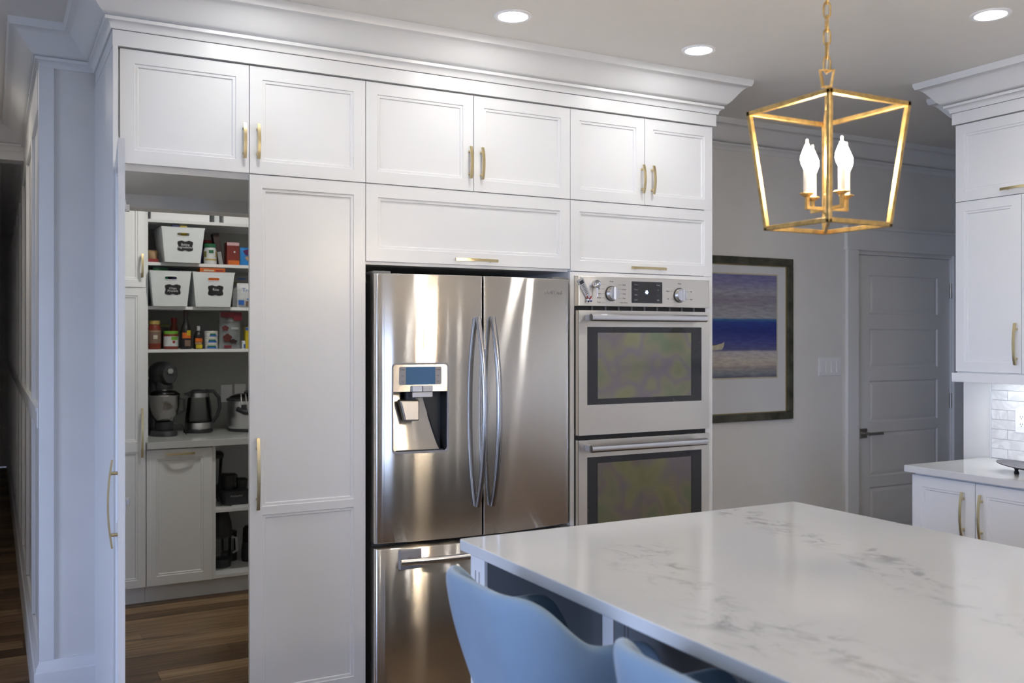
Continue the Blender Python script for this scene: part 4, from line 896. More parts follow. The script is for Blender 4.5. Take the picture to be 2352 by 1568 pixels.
# ------------------------------------------------------------------ picture and switches on the back wall
PYF = W - .026
pf = thing('framed_seascape', (3.70, W, 1.03), 'framed beach and sea print with white mat beside the wall oven', 'picture')
fx0, fx1, fz0, fz1 = 3.20, 4.192, 1.030, 1.980; fwid = .043
for nm, (a, b2, c, d_) in {'a': (fx0, fx1, fz1 - fwid, fz1), 'b': (fx0, fx1, fz0, fz0 + fwid), 'c': (fx0, fx0 + fwid, fz0 + fwid, fz1 - fwid), 'd': (fx1 - fwid, fx1, fz0 + fwid, fz1 - fwid)}.items():
    B(a, b2, PYF, W, c, d_).build('frame_rail', 'picture_frame', pf, bevel=.004)
i0, i1, j0, j1 = fx0 + fwid, fx1 - fwid, fz0 + fwid, fz1 - fwid
B(i0, i1, PYF + .018, W - .001, j0, j1).build('mat_board', 'mat_board', pf)
for q in ((i0, i1, j1 - .006, j1), (i0, i1, j0, j0 + .006), (i0, i0 + .006, j0 + .006, j1 - .006), (i1 - .006, i1, j0 + .006, j1 - .006)): B(q[0], q[1], PYF + .012, PYF + .018, q[2], q[3]).build('gold_fillet', 'gold_line', pf)
q0, q1, r0, r1 = 3.315, 4.072, 1.283, 1.878
for q in ((q0 - .008, q1 + .008, r1, r1 + .008), (q0 - .008, q1 + .008, r0 - .008, r0), (q0 - .008, q0, r0, r1), (q1, q1 + .008, r0, r1)): B(q[0], q[1], PYF + .0165, PYF + .018, q[2], q[3]).build('mat_bevel', 'pack_cream', pf)
B(q0, q1, PYF + .0172, PYF + .018, r0, r1).build('print', 'sea_print', pf)
bt = [(3.46, 1.470), (3.50, 1.448), (3.58, 1.440), (3.655, 1.445), (3.668, 1.465), (3.672, 1.490), (3.655, 1.480), (3.62, 1.474), (3.55, 1.472)]
MB().prism(bt, 'y', PYF + .0168, PYF + .0173).build('painted_boat', 'pack_cream', pf)
MB().prism([(3.47, 1.472), (3.55, 1.473), (3.62, 1.475), (3.660, 1.484), (3.61, 1.470), (3.54, 1.466)], 'y', PYF + .0164, PYF + .0169).build('painted_boat', 'ink_dark', pf)
sw = thing('light_switch_plate', (4.515, W, 1.28), 'white four-gang rocker switch plate beside the panel door', 'light switch')
B(4.420, 4.612, W - .006, W, 1.280, 1.392).build('plate', 'white_plastic', sw, bevel=.002)
for k in range(4):
    xc = 4.447 + .046 * k
    MB().hexa([(xc - .016, W - .010, 1.302), (xc + .016, W - .010, 1.302), (xc + .016, W - .005, 1.302), (xc - .016, W - .005, 1.302)], [(xc - .016, W - .0065, 1.370), (xc + .016, W - .0065, 1.370), (xc + .016, W - .005, 1.370), (xc - .016, W - .005, 1.370)]).build('rocker', 'white_plastic', sw)

# ------------------------------------------------------------------ walk-in pantry
PF = 5.75                                    # cabinet front line
tc_ = thing('tall_pantry_cupboard', (.52, 6.1, 0), 'tall white cupboard with brass handles at the end of the pantry shelves', 'cabinet')
B(.285, .7655, PF + .021, PYB, .10, 2.45).build('body', 'cabinet_white', tc_); B(.285, .7655, PF + .05, PYB, 0, .10).build('toe_kick', 'cabinet_white', tc_)
d = panel_door(tc_, .30, .764, 1.799, 2.44, PF, fr=.042); handle(d, .744, 1.92, .134, PF)
d = panel_door(tc_, .30, .764, .100, 1.794, PF, fr=.042, panels=[(.142, .868), (.925, 1.752)]); handle(d, .744, .976, .28, PF)
pb_ = thing('pantry_base_cabinet', (.95, 6.1, 0), 'white pantry base cabinet with one horizontal brass handle', 'cabinet')
B(.767, 1.1345, PF + .021, PYB, .10, .880).build('body', 'cabinet_white', pb_); B(.767, 1.1345, PF + .05, PYB, 0, .10).build('toe_kick', 'cabinet_white', pb_)
d = panel_door(pb_, .769, 1.1325, .100, .873, PF, fr=.052); handle(d, .952, .846, .158, PF, vertical=False)
ob = thing('open_pantry_base', (1.55, 6.1, 0), 'open white base unit holding small black kitchen appliances in the pantry', 'cabinet')
mb = MB(); mb.box(1.135, 1.153, PF + .01, PYB, .10, .880); mb.box(2.0, 2.018, PF + .01, PYB, .10, .880); mb.box(1.153, 2.0, PYB - .02, PYB, .10, .88); mb.build('body', 'cabinet_white', ob)
B(1.153, 2.0, PF + .01, PYB - .02, .10, .118).build('bottom_board', 'cabinet_white', ob); B(1.153, 2.0, PF + .01, PYB - .02, .485, .503).build('shelf_board', 'cabinet_white', ob); B(1.135, 2.018, PF + .05, PYB, 0, .10).build('toe_kick', 'cabinet_white', ob)
tag(MB().rbox(.767, 2.04, 5.725, PYB, .8805, .92, r=.004).build('pantry_counter', 'quartz_pantry', bevel=.002), 'pale quartz counter in the pantry under the open shelves', 'countertop')
su = thing('pantry_shelf_unit', (1.4, 6.2, .92), 'white open pantry shelving packed with food above the counter', 'shelf')
B(.788, .8105, 6.0, PYB, .92, 2.45).build('side_board', 'cabinet_white', su); B(2.0, 2.02, 6.0, PYB, .92, 2.45).build('side_board', 'cabinet_white', su)
S1, S2, S3, S0 = 1.962, 1.700, 1.443, 2.218
for z in (S0, S1, S2, S3): B(.8105, 2.0, 6.0, PYB, z - .019, z).build('shelf_board', 'cabinet_white', su, bevel=.001)
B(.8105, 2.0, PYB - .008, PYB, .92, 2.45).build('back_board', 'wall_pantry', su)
for x, wh in ((1.352, 'between the kettle and the slow cooker'), (1.440, 'straight behind the slow cooker')):
    q = thing('pantry_outlet', (x, PYB - .008, 1.09), 'white electrical outlet plate on the pantry wall ' + wh, 'outlet', 'pantry outlets')
    B(x - .036, x + .036, PYB - .014, PYB - .008, 1.09, 1.205).build('plate', 'white_plastic', q, bevel=.002); B(x - .017, x + .017, PYB - .016, PYB - .014, 1.115, 1.18).build('receptacle', 'white_plastic', q)

# plastic storage bins with handle slot and chalk label
def bin_(xc, z, yf, words, label, wt=.122, wb=.100):
    t_ = thing('storage_bin', (xc, yf + .16, z), label, 'storage bin', 'white storage bins on the pantry shelves')
    hgt, dep = .205, .30
    mb = MB(); n = 24
    hole = []; 
    for j in range(n):
        a = 2 * PI * j / n; c, s = math.cos(a), math.sin(a); hx = .025 * math.copysign(1, c) if abs(c) > 1e-6 else 0
        hole.append((xc + (hx + .011 * c), z + .166 + .011 * s))
    outer = []
    for j in range(n):
        a = 2 * PI * j / n; c, s = math.cos(a), math.sin(a); k = 1 / max(abs(c), abs(s)); u, v = c * k, s * k
        zz_ = z + hgt / 2 + v * hgt / 2; w = wb + (wt - wb) * (zz_ - z) / hgt; outer.append((xc + u * w, zz_))
    def yy(zv, x=0): return yf + .020 * (1 - (zv - z) / hgt)
    m0 = len(mb.v); mb.v += [(x, yy(zv), zv) for x, zv in outer] + [(x, yy(zv), zv) for x, zv in hole]
    for j in range(n): k = (j + 1) % n; mb.f.append((m0 + j, m0 + k, m0 + n + k, m0 + n + j))
    T = [(xc - wt, yf), (xc + wt, yf), (xc + wt, yf + dep), (xc - wt, yf + dep)]; Bm = [(xc - wb, yf + .02), (xc + wb, yf + .02), (xc + wb, yf + dep - .02), (xc - wb, yf + dep - .02)]
    for i in (1, 2, 3): j = (i + 1) % 4; mb.quad((*Bm[i], z), (*Bm[j], z), (*T[j], z + hgt), (*T[i], z + hgt))
    mb.quad(*[(x, y, z + .002) for x, y in Bm])
    mb.build('bin_body', 'bin_plastic', t_, solid=.003)
    MB().tube([(x, y, z + hgt) for x, y in T], .004, 6, closed=True, sq=(.008, .008)).build('rim', 'bin_plastic', t_)
    MB().tube([(x, yy(zv) - .0015, zv) for x, zv in hole], .003, 6, closed=True).build('slot_rim', 'bin_plastic', t_, smooth=True)
    zl = z + .098; tilt = math.atan(.02 / hgt)
    ot = []
    for j in range(40):
        a = 2 * PI * j / 40; c, s = math.cos(a), math.sin(a); k = 1 / max(abs(c), abs(s)); u, v = c * k, s * k
        ot.append((u * .043 * (1 - .05 * math.cos(v * PI * 1.5)), v * .029 * (1 - .10 * math.cos(u * PI * 2))))
    mtx = Matrix.Translation((xc + .012, yy(zl) - .0035, zl)) @ Matrix.Rotation(tilt, 4, 'X')
    lb = MB().prism(ot, 'y', -.0006, .0022).xform(mtx).build('label', 'chalk_black', t_)
    text('lettering', words, .021 if len(words) < 8 else .0185, 'chalk_white', lb, mtx @ Matrix.Translation((0, -.0008, 0 if len(words) > 8 else .006)) @ Matrix.Rotation(PI / 2, 4, 'X'), .0003)
bin_(1.0, S1, 5.935, 'Baking\nIngredients', 'white plastic bin labelled Baking Ingredients on the pantry shelf')
bin_(.929, S2, 5.935, 'Chips\nPretzels', 'white plastic bin labelled Chips Pretzels on the pantry shelf', wt=.114, wb=.094); bin_(1.177, S2, 5.935, 'Rice', 'white plastic bin labelled Rice on the pantry shelf')

def jar(name, x, y, z, prof, m, label, cat, lid=None, lab=None, grp=None):
    t_ = thing(name, (x, y, z), label, cat, grp)
    MB().lathe(prof, (x, y, z), 20).build('body', m, t_, smooth=True, sharp=35)
    if lid: MB().lathe(lid[0], (x, y, z), 20).build('lid', lid[1], t_, smooth=True, sharp=35)
    for r, z0, z1, a0, a1, mm in (lab or []):
        rs = []; n = 12
        for i in range(n + 1): a = math.radians(a0 + (a1 - a0) * i / n) - PI / 2; rs.append([(x + r * math.cos(a), y + r * math.sin(a), z + z0), (x + r * math.cos(a), y + r * math.sin(a), z + z1), (x + (r - .001) * math.cos(a), y + (r - .001) * math.sin(a), z + z1), (x + (r - .001) * math.cos(a), y + (r - .001) * math.sin(a), z + z0)])
        MB().rings(rs).build('label', mm, t_, smooth=True, sharp=35)
    return t_
def pack(name, x0, x1, y0, y1, z0, z1, m, label, cat, bands=(), lean=0, grp=None, pillow=0):
    t_ = thing(name, ((x0 + x1) / 2, (y0 + y1) / 2, z0), label, cat, grp)
    mt = Matrix.Translation(((x0 + x1) / 2, 0, z0)) @ Matrix.Rotation(lean, 4, 'Y') @ Matrix.Translation((-(x0 + x1) / 2, 0, -z0))
    if pillow:
        rs = []; 
        for i in range(9):
            v = i / 8; th = max(.0015, pillow * math.sin(PI * min(1, .12 + v * .88)) ** .6); w = 1 - .03 * math.sin(PI * v)
            xm, hw, ym = (x0 + x1) / 2, (x1 - x0) / 2 * w, (y0 + y1) / 2
            rs.append([(xm + hw * a, ym + th * b2, z0 + (z1 - z0) * v) for a, b2 in ((-1, 0), (-.6, -.8), (0, -1), (.6, -.8), (1, 0), (.6, .8), (0, 1), (-.6, .8))])
        MB().rings(rs).xform(mt).build('bag', m, t_, smooth=True, sharp=60); yf = (y0 + y1) / 2 - pillow
    else: B(x0, x1, y0, y1, z0, z1).xform(mt).build('carton', m, t_, bevel=.002); yf = y0
    for a, b2, c, d_, mm in bands:
        if mm in ('pack_berry', 'pack_brown', 'pack_tan', 'pack_purple') and pillow:
            ux, uz, rx, rz = x0 + (x1 - x0) * (a + b2) / 2, z0 + (z1 - z0) * (c + d_) / 2, (x1 - x0) * (b2 - a) / 2, (z1 - z0) * (d_ - c) / 2
            MB().prism([(ux + rx * (1 + .12 * math.sin(5 * q)) * math.cos(q), uz + rz * (1 + .12 * math.sin(5 * q)) * math.sin(q)) for q in [2 * PI * j / 18 for j in range(18)]], 'y', yf - .0018, yf + .002).xform(mt).build('print_block', mm, t_); continue
        B(x0 + (x1 - x0) * a, x0 + (x1 - x0) * b2, yf - .0015, yf + .002, z0 + (z1 - z0) * c, z0 + (z1 - z0) * d_).xform(mt).build('print_block', mm, t_)
    return t_, yf, mt
# top shelf
pack('storage_box', .83, 1.17, 6.03, 6.36, S0, S0 + .16, 'white_plastic', 'large white box on the top pantry shelf by the cupboard', 'box')
pack('storage_box', 1.205, 1.235, 6.06, 6.30, S0, S0 + .14, 'bin_plastic', 'narrow pale box between two white boxes on the top pantry shelf', 'box')
pack('storage_box', 1.255, 1.60, 6.03, 6.36, S0, S0 + .17, 'white_plastic', 'white box at the far end of the top pantry shelf from the cupboard', 'box')
# bin contents
pack('snack_packet', .945, .985, 5.99, 6.03, S1 + .004, S1 + .228, 'pack_navy', 'blue snack packet poking out of the Baking Ingredients bin', 'packet')
pack('snack_packet', .990, 1.030, 5.985, 6.025, S1 + .004, S1 + .222, 'pack_yellow', 'yellow snack packet poking out of the Baking Ingredients bin', 'packet')
pack('snack_packet', .955, .990, 5.962, 5.98, S1 + .004, S1 + .19, 'pack_cream', 'cream packet behind the handle slot of the Baking Ingredients bin', 'packet')
pack('chip_bag', .842, .928, 6.0, 6.06, S2 + .004, S2 + .232, 'pack_green', 'dark green chip bag in the Chips Pretzels bin', 'packet', pillow=.02)
pack('chip_bag', .932, 1.005, 6.045, 6.105, S2 + .004, S2 + .228, 'pack_navy', 'navy chip bag in the Chips Pretzels bin', 'packet', pillow=.02)
pack('foil_bag', .968, 1.018, 6.135, 6.175, S2 + .004, S2 + .236, 'pack_silver', 'silver foil bag at the back of the Chips Pretzels bin', 'packet', pillow=.018)
pack('orange_box', 1.105, 1.255, 5.985, 6.10, S2 + .004, S2 + .236, 'pack_orange', 'orange cardboard box standing in the Rice bin', 'box', bands=((.15, .55, .915, .955, 'pack_cream'), (.62, .92, .915, .955, 'pack_red')))
# first shelf
pack('snack_bag', .815, .875, 6.02, 6.10, S1, S1 + .075, 'pack_tan', 'brown and red bag tucked beside the Baking Ingredients bin', 'packet', bands=((0, 1, 0, .3, 'pack_red'),), pillow=.03)
jar('coconut_jar', 1.179, 6.06, S1, [(.034, 0), (.038, .004), (.038, .085), (.034, .100), (.031, .106)], 'pack_white_paper', 'white jar with green lid beside the Baking Ingredients bin', 'jar', lid=([(.033, .104), (.036, .106), (.036, .124), (.033, .127)], 'pack_green'),
    lab=[(.0386, .068, .088, -22, 22, 'pack_green'), (.0386, .024, .034, -60, 60, 'pack_gold'), (.0386, .045, .080, 45, 75, 'pack_gold'), (.0386, .045, .080, -75, -45, 'pack_olive')])
jar('red_lid_can', 1.196, 6.24, S1, [(.035, 0), (.035, .15)], 'pack_brown', 'dark can with red lid behind the green-lidded jar', 'can', lid=([(.036, .148), (.036, .165)], 'pack_red'))
pack('navy_box', 1.135, 1.160, 6.20, 6.28, S1, S1 + .155, 'pack_navy', 'navy box behind the Baking Ingredients bin', 'box')
pack('chocolate_pouch', 1.236, 1.275, 6.102, 6.170, S1 + .0025, S1 + .203, 'pack_brown', 'tall dark brown pouch leaning on the pantry shelf', 'packet', bands=((.2, .8, .02, .42, 'pack_silver'),), lean=-.17)
t_, yf, mt = pack('cocoa_box', 1.281, 1.356, 6.06, 6.14, S1, S1 + .145, 'pack_maroon_box', 'dark red cocoa box with white top on the pantry shelf', 'box', bands=((0, 1, .86, .99, 'pack_pink'), (.1, 1, .02, .22, 'pack_orange'), (.55, .68, .55, .62, 'pack_white_paper')))
pack('cookie_bag', 1.362, 1.46, 6.03, 6.09, S1, S1 + .115, 'pack_sky_blue', 'bright blue and purple bag beside the dark red cocoa box', 'packet', bands=((.14, 1, .55, .92, 'pack_purple'), (.25, 1, .25, .55, 'pack_tan')), pillow=.028)
# second shelf
t_, yf, mt = pack('trail_mix_bag', 1.335, 1.48, 6.0, 6.06, S2, S2 + .152, 'pack_white_paper', 'white snack bag with blue lettering beside the Rice bin', 'packet', bands=((.02, .26, .10, .30, 'pack_blue'), (.38, .60, .32, .37, 'pack_blue'), (.32, .60, .06, .26, 'pack_label_brown')), pillow=.03)
text('lettering', 'Trop', .034, 'pack_blue', t_, face_y(1.395, yf - .002, S2 + .106), .0004)
pack('trail_mix_bag', 1.335, 1.48, 6.12, 6.18, S2, S2 + .205, 'pack_silver', 'pale bag with a green band behind the white snack bag', 'packet', bands=((0, 1, .74, .79, 'pack_olive'), (.15, .5, .88, .92, 'pack_blue')), pillow=.03)
# third shelf
jar('pasta_sauce_jar', .855, 6.06, S3, [(.034, 0), (.037, .006), (.037, .125), (.030, .145), (.028, .15)], 'pack_sauce', 'tall red pasta sauce jar with gold lid', 'jar', lid=([(.030, .148), (.032, .150), (.032, .170), (.029, .173)], 'pack_gold'), lab=[(.0376, .035, .115, -75, 75, 'pack_label_brown'), (.0380, .062, .085, -18, 18, 'pack_cream'), (.0380, .105, .111, -60, 60, 'pack_tan')])
jar('salsa_jar', .948, 6.06, S3, [(.040, 0), (.043, .006), (.043, .085), (.040, .092)], 'pack_sauce', 'squat salsa jar with lime green lid', 'jar', lid=([(.041, .091), (.0425, .093), (.0425, .108), (.040, .110)], 'pack_lime'), lab=[(.0436, .018, .078, -80, 80, 'pack_white_paper'), (.0440, .056, .076, -5, 50, 'pack_lime'), (.0440, .036, .052, 5, 25, 'pack_red')])
jar('hot_sauce_bottle', .985, 6.18, S3, [(.026, 0), (.026, .12), (.016, .15), (.015, .165)], 'pack_sauce', 'red-capped sauce bottle behind the salsa jar', 'bottle', lid=([(.017, .163), (.017, .192)], 'pack_red'))
pack('black_packet', .886, .956, 6.17, 6.21, S3, S3 + .155, 'pack_soy', 'black packet with yellow edge behind the salsa jar', 'packet', bands=((0, 1, .88, .98, 'pack_olive'),))
jar('soy_sauce_bottle', 1.034, 6.05, S3, [(.030, 0), (.034, .006), (.034, .105), (.026, .135), (.014, .170), (.0125, .200)], 'pack_soy', 'tall black soy sauce bottle with orange label', 'bottle', lid=([(.014, .198), (.0145, .200), (.0145, .236), (.013, .238)], 'pack_brown'), lab=[(.0346, .066, .100, -45, 45, 'pack_orange'), (.0350, .084, .114, 0, 45, 'pack_yellow'), (.0346, .018, .056, -20, 45, 'pack_label_brown')])
jar('vanilla_bottle', 1.108, 6.05, S3, [(.026, 0), (.029, .005), (.029, .080), (.020, .105), (.012, .112)], 'pack_soy', 'small dark bottle with clear cap and orange and yellow label', 'bottle', lid=([(.0105, .112), (.0105, .138), (.009, .141)], 'pack_silver'), lab=[(.0296, .044, .066, -50, 40, 'pack_orange'), (.0296, .030, .042, -50, 30, 'pack_tan'), (.0296, .004, .028, -40, 40, 'pack_yellow')])
for k, nm in enumerate(('bottom', 'middle', 'top')):
    jar('tuna_can', 1.184, 6.055, S3 + .0370 * k, [(.036, 0), (.039, .002), (.039, .034), (.0375, .0368)], 'pack_white_paper', 'white, green and blue tuna can, %s one of the stack of three' % nm, 'can', lab=[(.0396, .004, .013, -50 + 14 * k, 45, 'pack_blue'), (.0396, .013, .022, -45 + 12 * k, 35, 'pack_green'), (.0396, .025, .031, -70, 70, 'pack_cream')], grp='stacked tuna cans')
t_, yf, mt = pack('dried_fruit_pouch', 1.232, 1.362, 6.03, 6.10, S3 + .001, S3 + .231, 'pack_pouch_grey', 'grey stand-up pouch with crimson top and pictures of dried fruit', 'packet', bands=((0, 1, .84, .99, 'pack_crimson'), (.62, 1, .76, .84, 'pack_crimson'), (.08, .40, .48, .62, 'pack_berry'), (.14, .55, .18, .40, 'pack_berry'), (.45, .80, .14, .26, 'pack_brown'), (.2, .55, .02, .09, 'pack_crimson'), (.52, .85, .52, .58, 'pack_silver')), lean=.02, pillow=.03)
text('lettering', 'Compliments', .0235, 'ink_dark', t_, face_y(1.288, yf - .003, S3 + .166), .0004)
pack('yellow_carton', 1.392, 1.50, 6.05, 6.10, S3, S3 + .135, 'pack_yellow', 'yellow and blue carton beside the dried fruit pouch', 'box', bands=((0, .18, .86, .98, 'pack_blue'), (.2, .5, .45, .8, 'pack_silver')))
pack('white_carton', 1.371, 1.389, 6.04, 6.10, S3, S3 + .050, 'pack_white_paper', 'small white and blue carton in front of the yellow carton', 'box', bands=((.4, .95, .1, .6, 'pack_blue'),))

# stand mixer
CT = .92
mx_ = thing('stand_mixer', (.885, 6.14, CT), 'grey stand mixer with steel bowl on the pantry counter', 'mixer')
xm, ym = .885, 6.14
out = [(xm + .083 * math.cos(a) * (1 if math.sin(a) < 0 else .8), ym + .145 * math.sin(a)) for a in [2 * PI * j / 28 for j in range(28)]]
MB().rings([[(xm + (x - xm) * k, ym + (y - ym) * k, CT + z) for x, y in out] for k, z in ((1, 0), (1.0, .018), (.95, .030), (.6, .036))]).build('base', 'mixer_grey', mx_, smooth=True, sharp=50)
MB().rings([[(xm + .045 * math.cos(a) * k, ym + .085 + .040 * math.sin(a) * k, CT + z) for a in [2 * PI * j / 20 for j in range(20)]] for k, z in ((1.15, .03), (1, .12), (1, .28), (1.1, .34))]).build('column', 'mixer_grey', mx_, smooth=True)
# motor head: egg shape with the blunt end towards the room
rs = []
for i in range(15):
    u = i / 14; y = ym - .135 + .27 * u; r = .074 * (math.sin(PI * (.17 + .79 * u)) ** .45)
    rs.append([(xm + r * .78 * math.cos(a), y, CT + .375 + r * 1.0 * math.sin(a)) for a in [2 * PI * j / 22 for j in range(22)]])
hd = MB().rings(rs).build('motor_head', 'mixer_grey', mx_, smooth=True, sharp=70)
MB().rings([[(xm + r * math.cos(a), ym - .141 - d_, CT + .392 + r * math.sin(a)) for a in [2 * PI * j / 18 for j in range(18)]] for r, d_ in ((.018, -.012), (.018, .002), (.014, .007))]).build('hub_cap', 'chrome', hd, smooth=True, sharp=30)
MB().rings([[(xm + r * .79 * math.cos(a), y, CT + .375 + r * math.sin(a) * .98) for a in [2 * PI * j / 22 for j in range(22)]] for r, y in ((.0655, ym - .118), (.0715, ym - .096))], cap0=False, cap1=False).build('trim_band', 'dark_plastic', hd, smooth=True)
MB().lathe([(.048, 0), (.050, .02), (.040, .05)], (xm + .0, ym - .055, CT + .28), 20).build('beater_housing', 'mixer_grey', hd, smooth=True, sharp=40)
MB().cyl((xm, ym - .06, CT + .17), (xm, ym - .06, CT + .29), .010, n=12).build('beater_shaft', 'chrome', mx_, smooth=True)
bw = MB().lathe([(.040, .0), (.053, .008), (.074, .04), (.085, .09), (.088, .155), (.091, .158), (.089, .162), (.085, .155), (.081, .09), (.07, .045)], (xm, ym - .055, CT + .085), 32).build('bowl', 'bowl_steel', mx_, smooth=True, sharp=50)
MB().lathe([(.05, 0), (.055, .01), (.05, .052)], (xm, ym - .055, CT + .033), 24).build('bowl_seat', 'dark_plastic', mx_, smooth=True)
MB().lathe([(.084, 0), (.089, .006), (.087, .016), (.066, .030), (.050, .034)], (xm, ym - .055, CT + .239), 28).build('pouring_shield', 'clear_glass', mx_, smooth=True)
MB().tube([(xm + .080, ym - .07, CT + .225), (xm + .114, ym - .08, CT + .215), (xm + .110, ym - .08, CT + .15), (xm + .072, ym - .07, CT + .125)], .006, 8).build('bowl_handle', 'dark_plastic', mx_, smooth=True)
MB().ball((xm + .065, ym + .02, CT + .30), .012).build('lock_knob', 'dark_plastic', mx_, smooth=True)
MB().tube([(xm + .03, ym - .115, CT + .075), (xm + .07, ym - .13, CT + .070), (xm + .095, ym - .13, CT + .038), (xm + .106, ym - .12, CT + .006)], .0035, 6).build('power_cord', 'black_gap', mx_, smooth=True)
mx_.location.x = .902; mx_.rotation_euler.z = math.radians(15)      # stands turned a little, clear of the shelf side
# glass kettle
kt = thing('glass_kettle', (1.135, 6.20, CT), 'glass and black electric kettle on the pantry counter', 'kettle'); kx, ky = 1.135, 6.20
MB().lathe([(.082, 0), (.088, .006), (.086, .022), (.078, .026)], (kx, ky, CT), 28).build('power_base', 'dark_plastic', kt, smooth=True, sharp=40)
MB().lathe([(.080, .026), (.080, .060), (.078, .064)], (kx, ky, CT), 28).build('steel_ring', 'chrome_satin', kt, smooth=True, sharp=40)
MB().lathe([(.079, .064), (.077, .10), (.066, .20), (.060, .222)], (kx, ky, CT), 28).build('glass_body', 'clear_glass', kt, smooth=True)
MB().lathe([(.061, .220), (.060, .246), (.058, .248)], (kx, ky, CT), 28).build('collar', 'chrome_satin', kt, smooth=True, sharp=40)
mb = MB().lathe([(.060, .247), (.058, .256), (.035, .266), (.010, .269)], (kx, ky, CT), 28); mb.hexa([(kx - .086, ky - .018, CT + .240), (kx - .050, ky - .030, CT + .222), (kx - .050, ky + .020, CT + .222), (kx - .086, ky + .006, CT + .240)], [(kx - .088, ky - .018, CT + .250), (kx - .050, ky - .030, CT + .256), (kx - .050, ky + .020, CT + .256), (kx - .088, ky + .006, CT + .250)]); mb.build('lid', 'dark_plastic', kt, smooth=True, sharp=40)
MB().tube([(kx + .040, ky - .01, CT + .258), (kx + .090, ky - .014, CT + .256), (kx + .122, ky - .016, CT + .215), (kx + .128, ky - .016, CT + .160), (kx + .112, ky - .015, CT + .100), (kx + .084, ky - .012, CT + .062)], .0115, 10).build('handle', 'dark_plastic', kt, smooth=True)
MB().tube([(kx + .052, ky - .012, CT + .250), (kx + .066, ky - .012, CT + .17), (kx + .080, ky - .012, CT + .06)], .009, 8).build('handle_spine', 'dark_plastic', kt, smooth=True)
# slow cooker
sc_ = thing('slow_cooker', (1.44, 6.16, CT), 'steel slow cooker with black handles and clamped lid on the pantry counter', 'cooker'); sx_, sy_ = 1.455, 6.17
MB().lathe([(.135, 0), (.142, .006), (.140, .022)], (sx_, sy_, CT), 32, sy=.85).build('foot_ring', 'dark_plastic', sc_, smooth=True, sharp=40)
MB().lathe([(.140, .020), (.147, .040), (.147, .190), (.145, .195)], (sx_, sy_, CT), 32, sy=.85).build('pot', 'chrome_satin', sc_, smooth=True, sharp=40)
MB().lathe([(.150, .194), (.154, .197), (.152, .206), (.146, .210)], (sx_, sy_, CT), 32, sy=.85).build('rim_gasket', 'dark_plastic', sc_, smooth=True, sharp=40)
MB().lathe([(.142, .208), (.130, .222), (.08, .236), (.02, .240)], (sx_, sy_, CT), 32, sy=.85).build('lid', 'smoked_glass', sc_, smooth=True)
MB().ball((sx_ - .03, sy_ - .02, CT + .246), .020, .016, .012).build('lid_knob', 'dark_plastic', sc_, smooth=True)
MB().tube([(sx_ - .105, sy_ - .098, CT + .145), (sx_ - .075, sy_ - .150, CT + .128), (sx_ + .00, sy_ - .160, CT + .120), (sx_ + .03, sy_ - .124, CT + .128)], .017, 10).build('handle', 'dark_plastic', sc_, smooth=True)
MB().tube([(sx_ - .062, sy_ - .118, CT + .240), (sx_ - .062, sy_ - .136, CT + .20), (sx_ - .062, sy_ - .136, CT + .17)], .004, 6).build('latch', 'chrome', sc_, smooth=True); MB().tube([(sx_ - .088, sy_ - .108, CT + .238), (sx_ - .090, sy_ - .130, CT + .20), (sx_ - .088, sy_ - .13, CT + .17)], .004, 6).build('latch', 'chrome', sc_, smooth=True)
B(sx_ - .09, sx_ - .06, sy_ - .145, sy_ - .12, CT + .13, CT + .175).build('latch_mount', 'dark_plastic', sc_, bevel=.003)
# appliances in the open base unit
ZA, ZB_ = .503, .118
bl = thing('blender', (1.19, 6.10, ZA), 'blender with clear jug and black lid on the upper shelf of the open base unit', 'blender')
MB().lathe([(.060, 0), (.065, .01), (.060, .06), (.048, .075)], (1.224, 6.21, ZA), 20).build('motor_base', 'dark_plastic', bl, smooth=True, sharp=40)
MB().lathe([(.045, .075), (.050, .10), (.062, .25)], (1.224, 6.21, ZA), 20).build('jug', 'clear_glass', bl, smooth=True); MB().lathe([(.067, .25), (.069, .275), (.055, .29), (.02, .296)], (1.224, 6.21, ZA), 20).build('lid', 'dark_plastic', bl, smooth=True, sharp=40)
fp = thing('food_processor', (1.30, 5.95, ZA), 'black food processor base with white lettering in the open base unit', 'food processor')
mb = MB().rbox(1.215, 1.385, 5.86, 6.06, ZA, ZA + .085, r=.03); mb.build('motor_base', 'dark_plastic', fp, bevel=.012, seg=3)
MB().lathe([(.055, 0), (.058, .02), (.055, .085), (.040, .095)], (1.27, 5.97, ZA + .085), 20).build('bowl', 'black_glass', fp, smooth=True, sharp=40); MB().lathe([(.04, 0), (.045, .05), (.03, .06)], (1.345, 5.98, ZA + .085), 16).build('chopper', 'dark_plastic', fp, smooth=True, sharp=40)
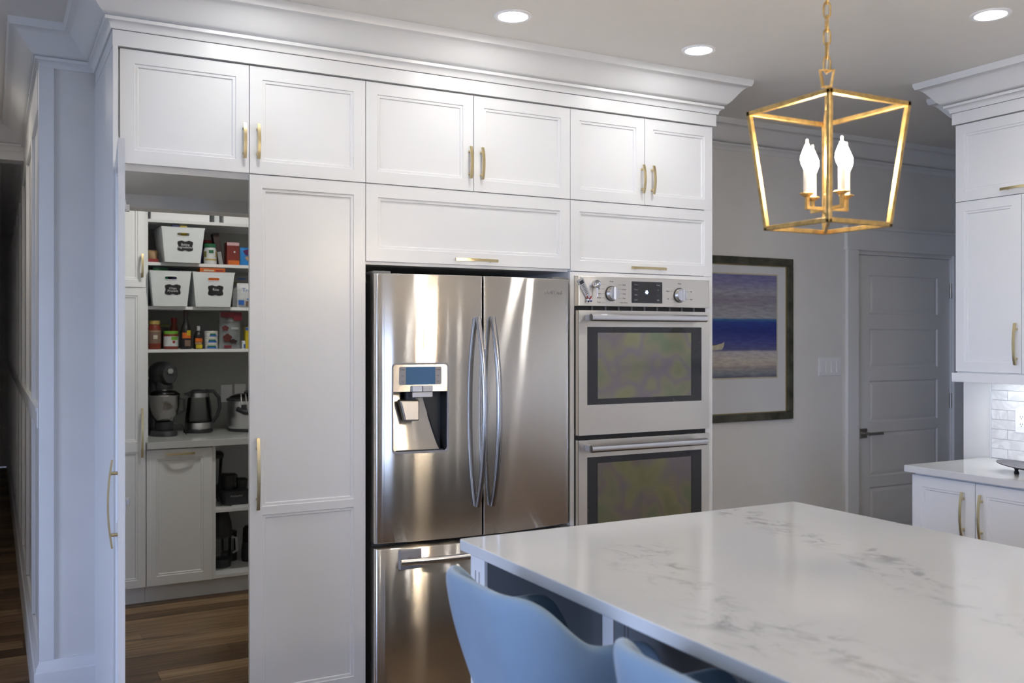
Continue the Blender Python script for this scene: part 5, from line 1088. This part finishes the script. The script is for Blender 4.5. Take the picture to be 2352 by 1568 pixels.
text('lettering', 'KitchenAid', .0155, 'ink_pale', fp, face_y(1.295, 5.8585, ZA + .055), .0006)
MB().tube([(1.16, 5.90, ZA + .16), (1.18, 5.87, ZA + .08), (1.20, 5.84, ZA + .01), (1.26, 5.83, ZA + .006)], .004, 6).build('power_cord', 'black_gap', fp, smooth=True)
cmk = thing('coffee_maker', (1.215, 6.02, ZB_), 'black appliance with glass jug at the bottom of the open base unit', 'appliance')
MB().lathe([(.058, 0), (.062, .02), (.058, .05)], (1.226, 5.97, ZB_), 20).build('motor_base', 'dark_plastic', cmk, smooth=True, sharp=40); MB().lathe([(.052, .05), (.060, .07), (.062, .18)], (1.226, 5.97, ZB_), 20).build('jug', 'clear_glass', cmk, smooth=True)
MB().lathe([(.064, .18), (.068, .20), (.062, .27), (.045, .33), (.02, .342)], (1.226, 5.97, ZB_), 20).build('top_housing', 'dark_plastic', cmk, smooth=True, sharp=60)
jg = thing('glass_jug', (1.30, 6.10, ZB_), 'small clear jug with white handle in the open base unit', 'jug')
MB().lathe([(.05, 0), (.05, .05)], (1.305, 6.12, ZB_), 18).build('base', 'dark_plastic', jg, smooth=True, sharp=40); MB().lathe([(.045, .05), (.048, .16)], (1.305, 6.12, ZB_), 18).build('body', 'clear_glass', jg, smooth=True); MB().lathe([(.05, .16), (.05, .18)], (1.305, 6.12, ZB_), 18).build('lid', 'dark_plastic', jg, smooth=True, sharp=40)
MB().tube([(1.315, 6.07, ZB_ + .15), (1.335, 6.05, ZB_ + .15), (1.34, 6.05, ZB_ + .07), (1.32, 6.07, ZB_ + .055)], .008, 8).build('handle', 'white_plastic', jg, smooth=True)
gr = thing('coffee_grinder', (1.42, 6.05, ZB_), 'black coffee grinder at the end of the lower shelf in the open base unit', 'appliance')
MB().lathe([(.05, 0), (.055, .02), (.05, .10), (.045, .12)], (1.42, 6.05, ZB_), 18).build('body', 'dark_plastic', gr, smooth=True, sharp=40); MB().lathe([(.046, .12), (.044, .20), (.03, .22)], (1.42, 6.05, ZB_), 18).build('lid', 'black_glass', gr, smooth=True, sharp=40)
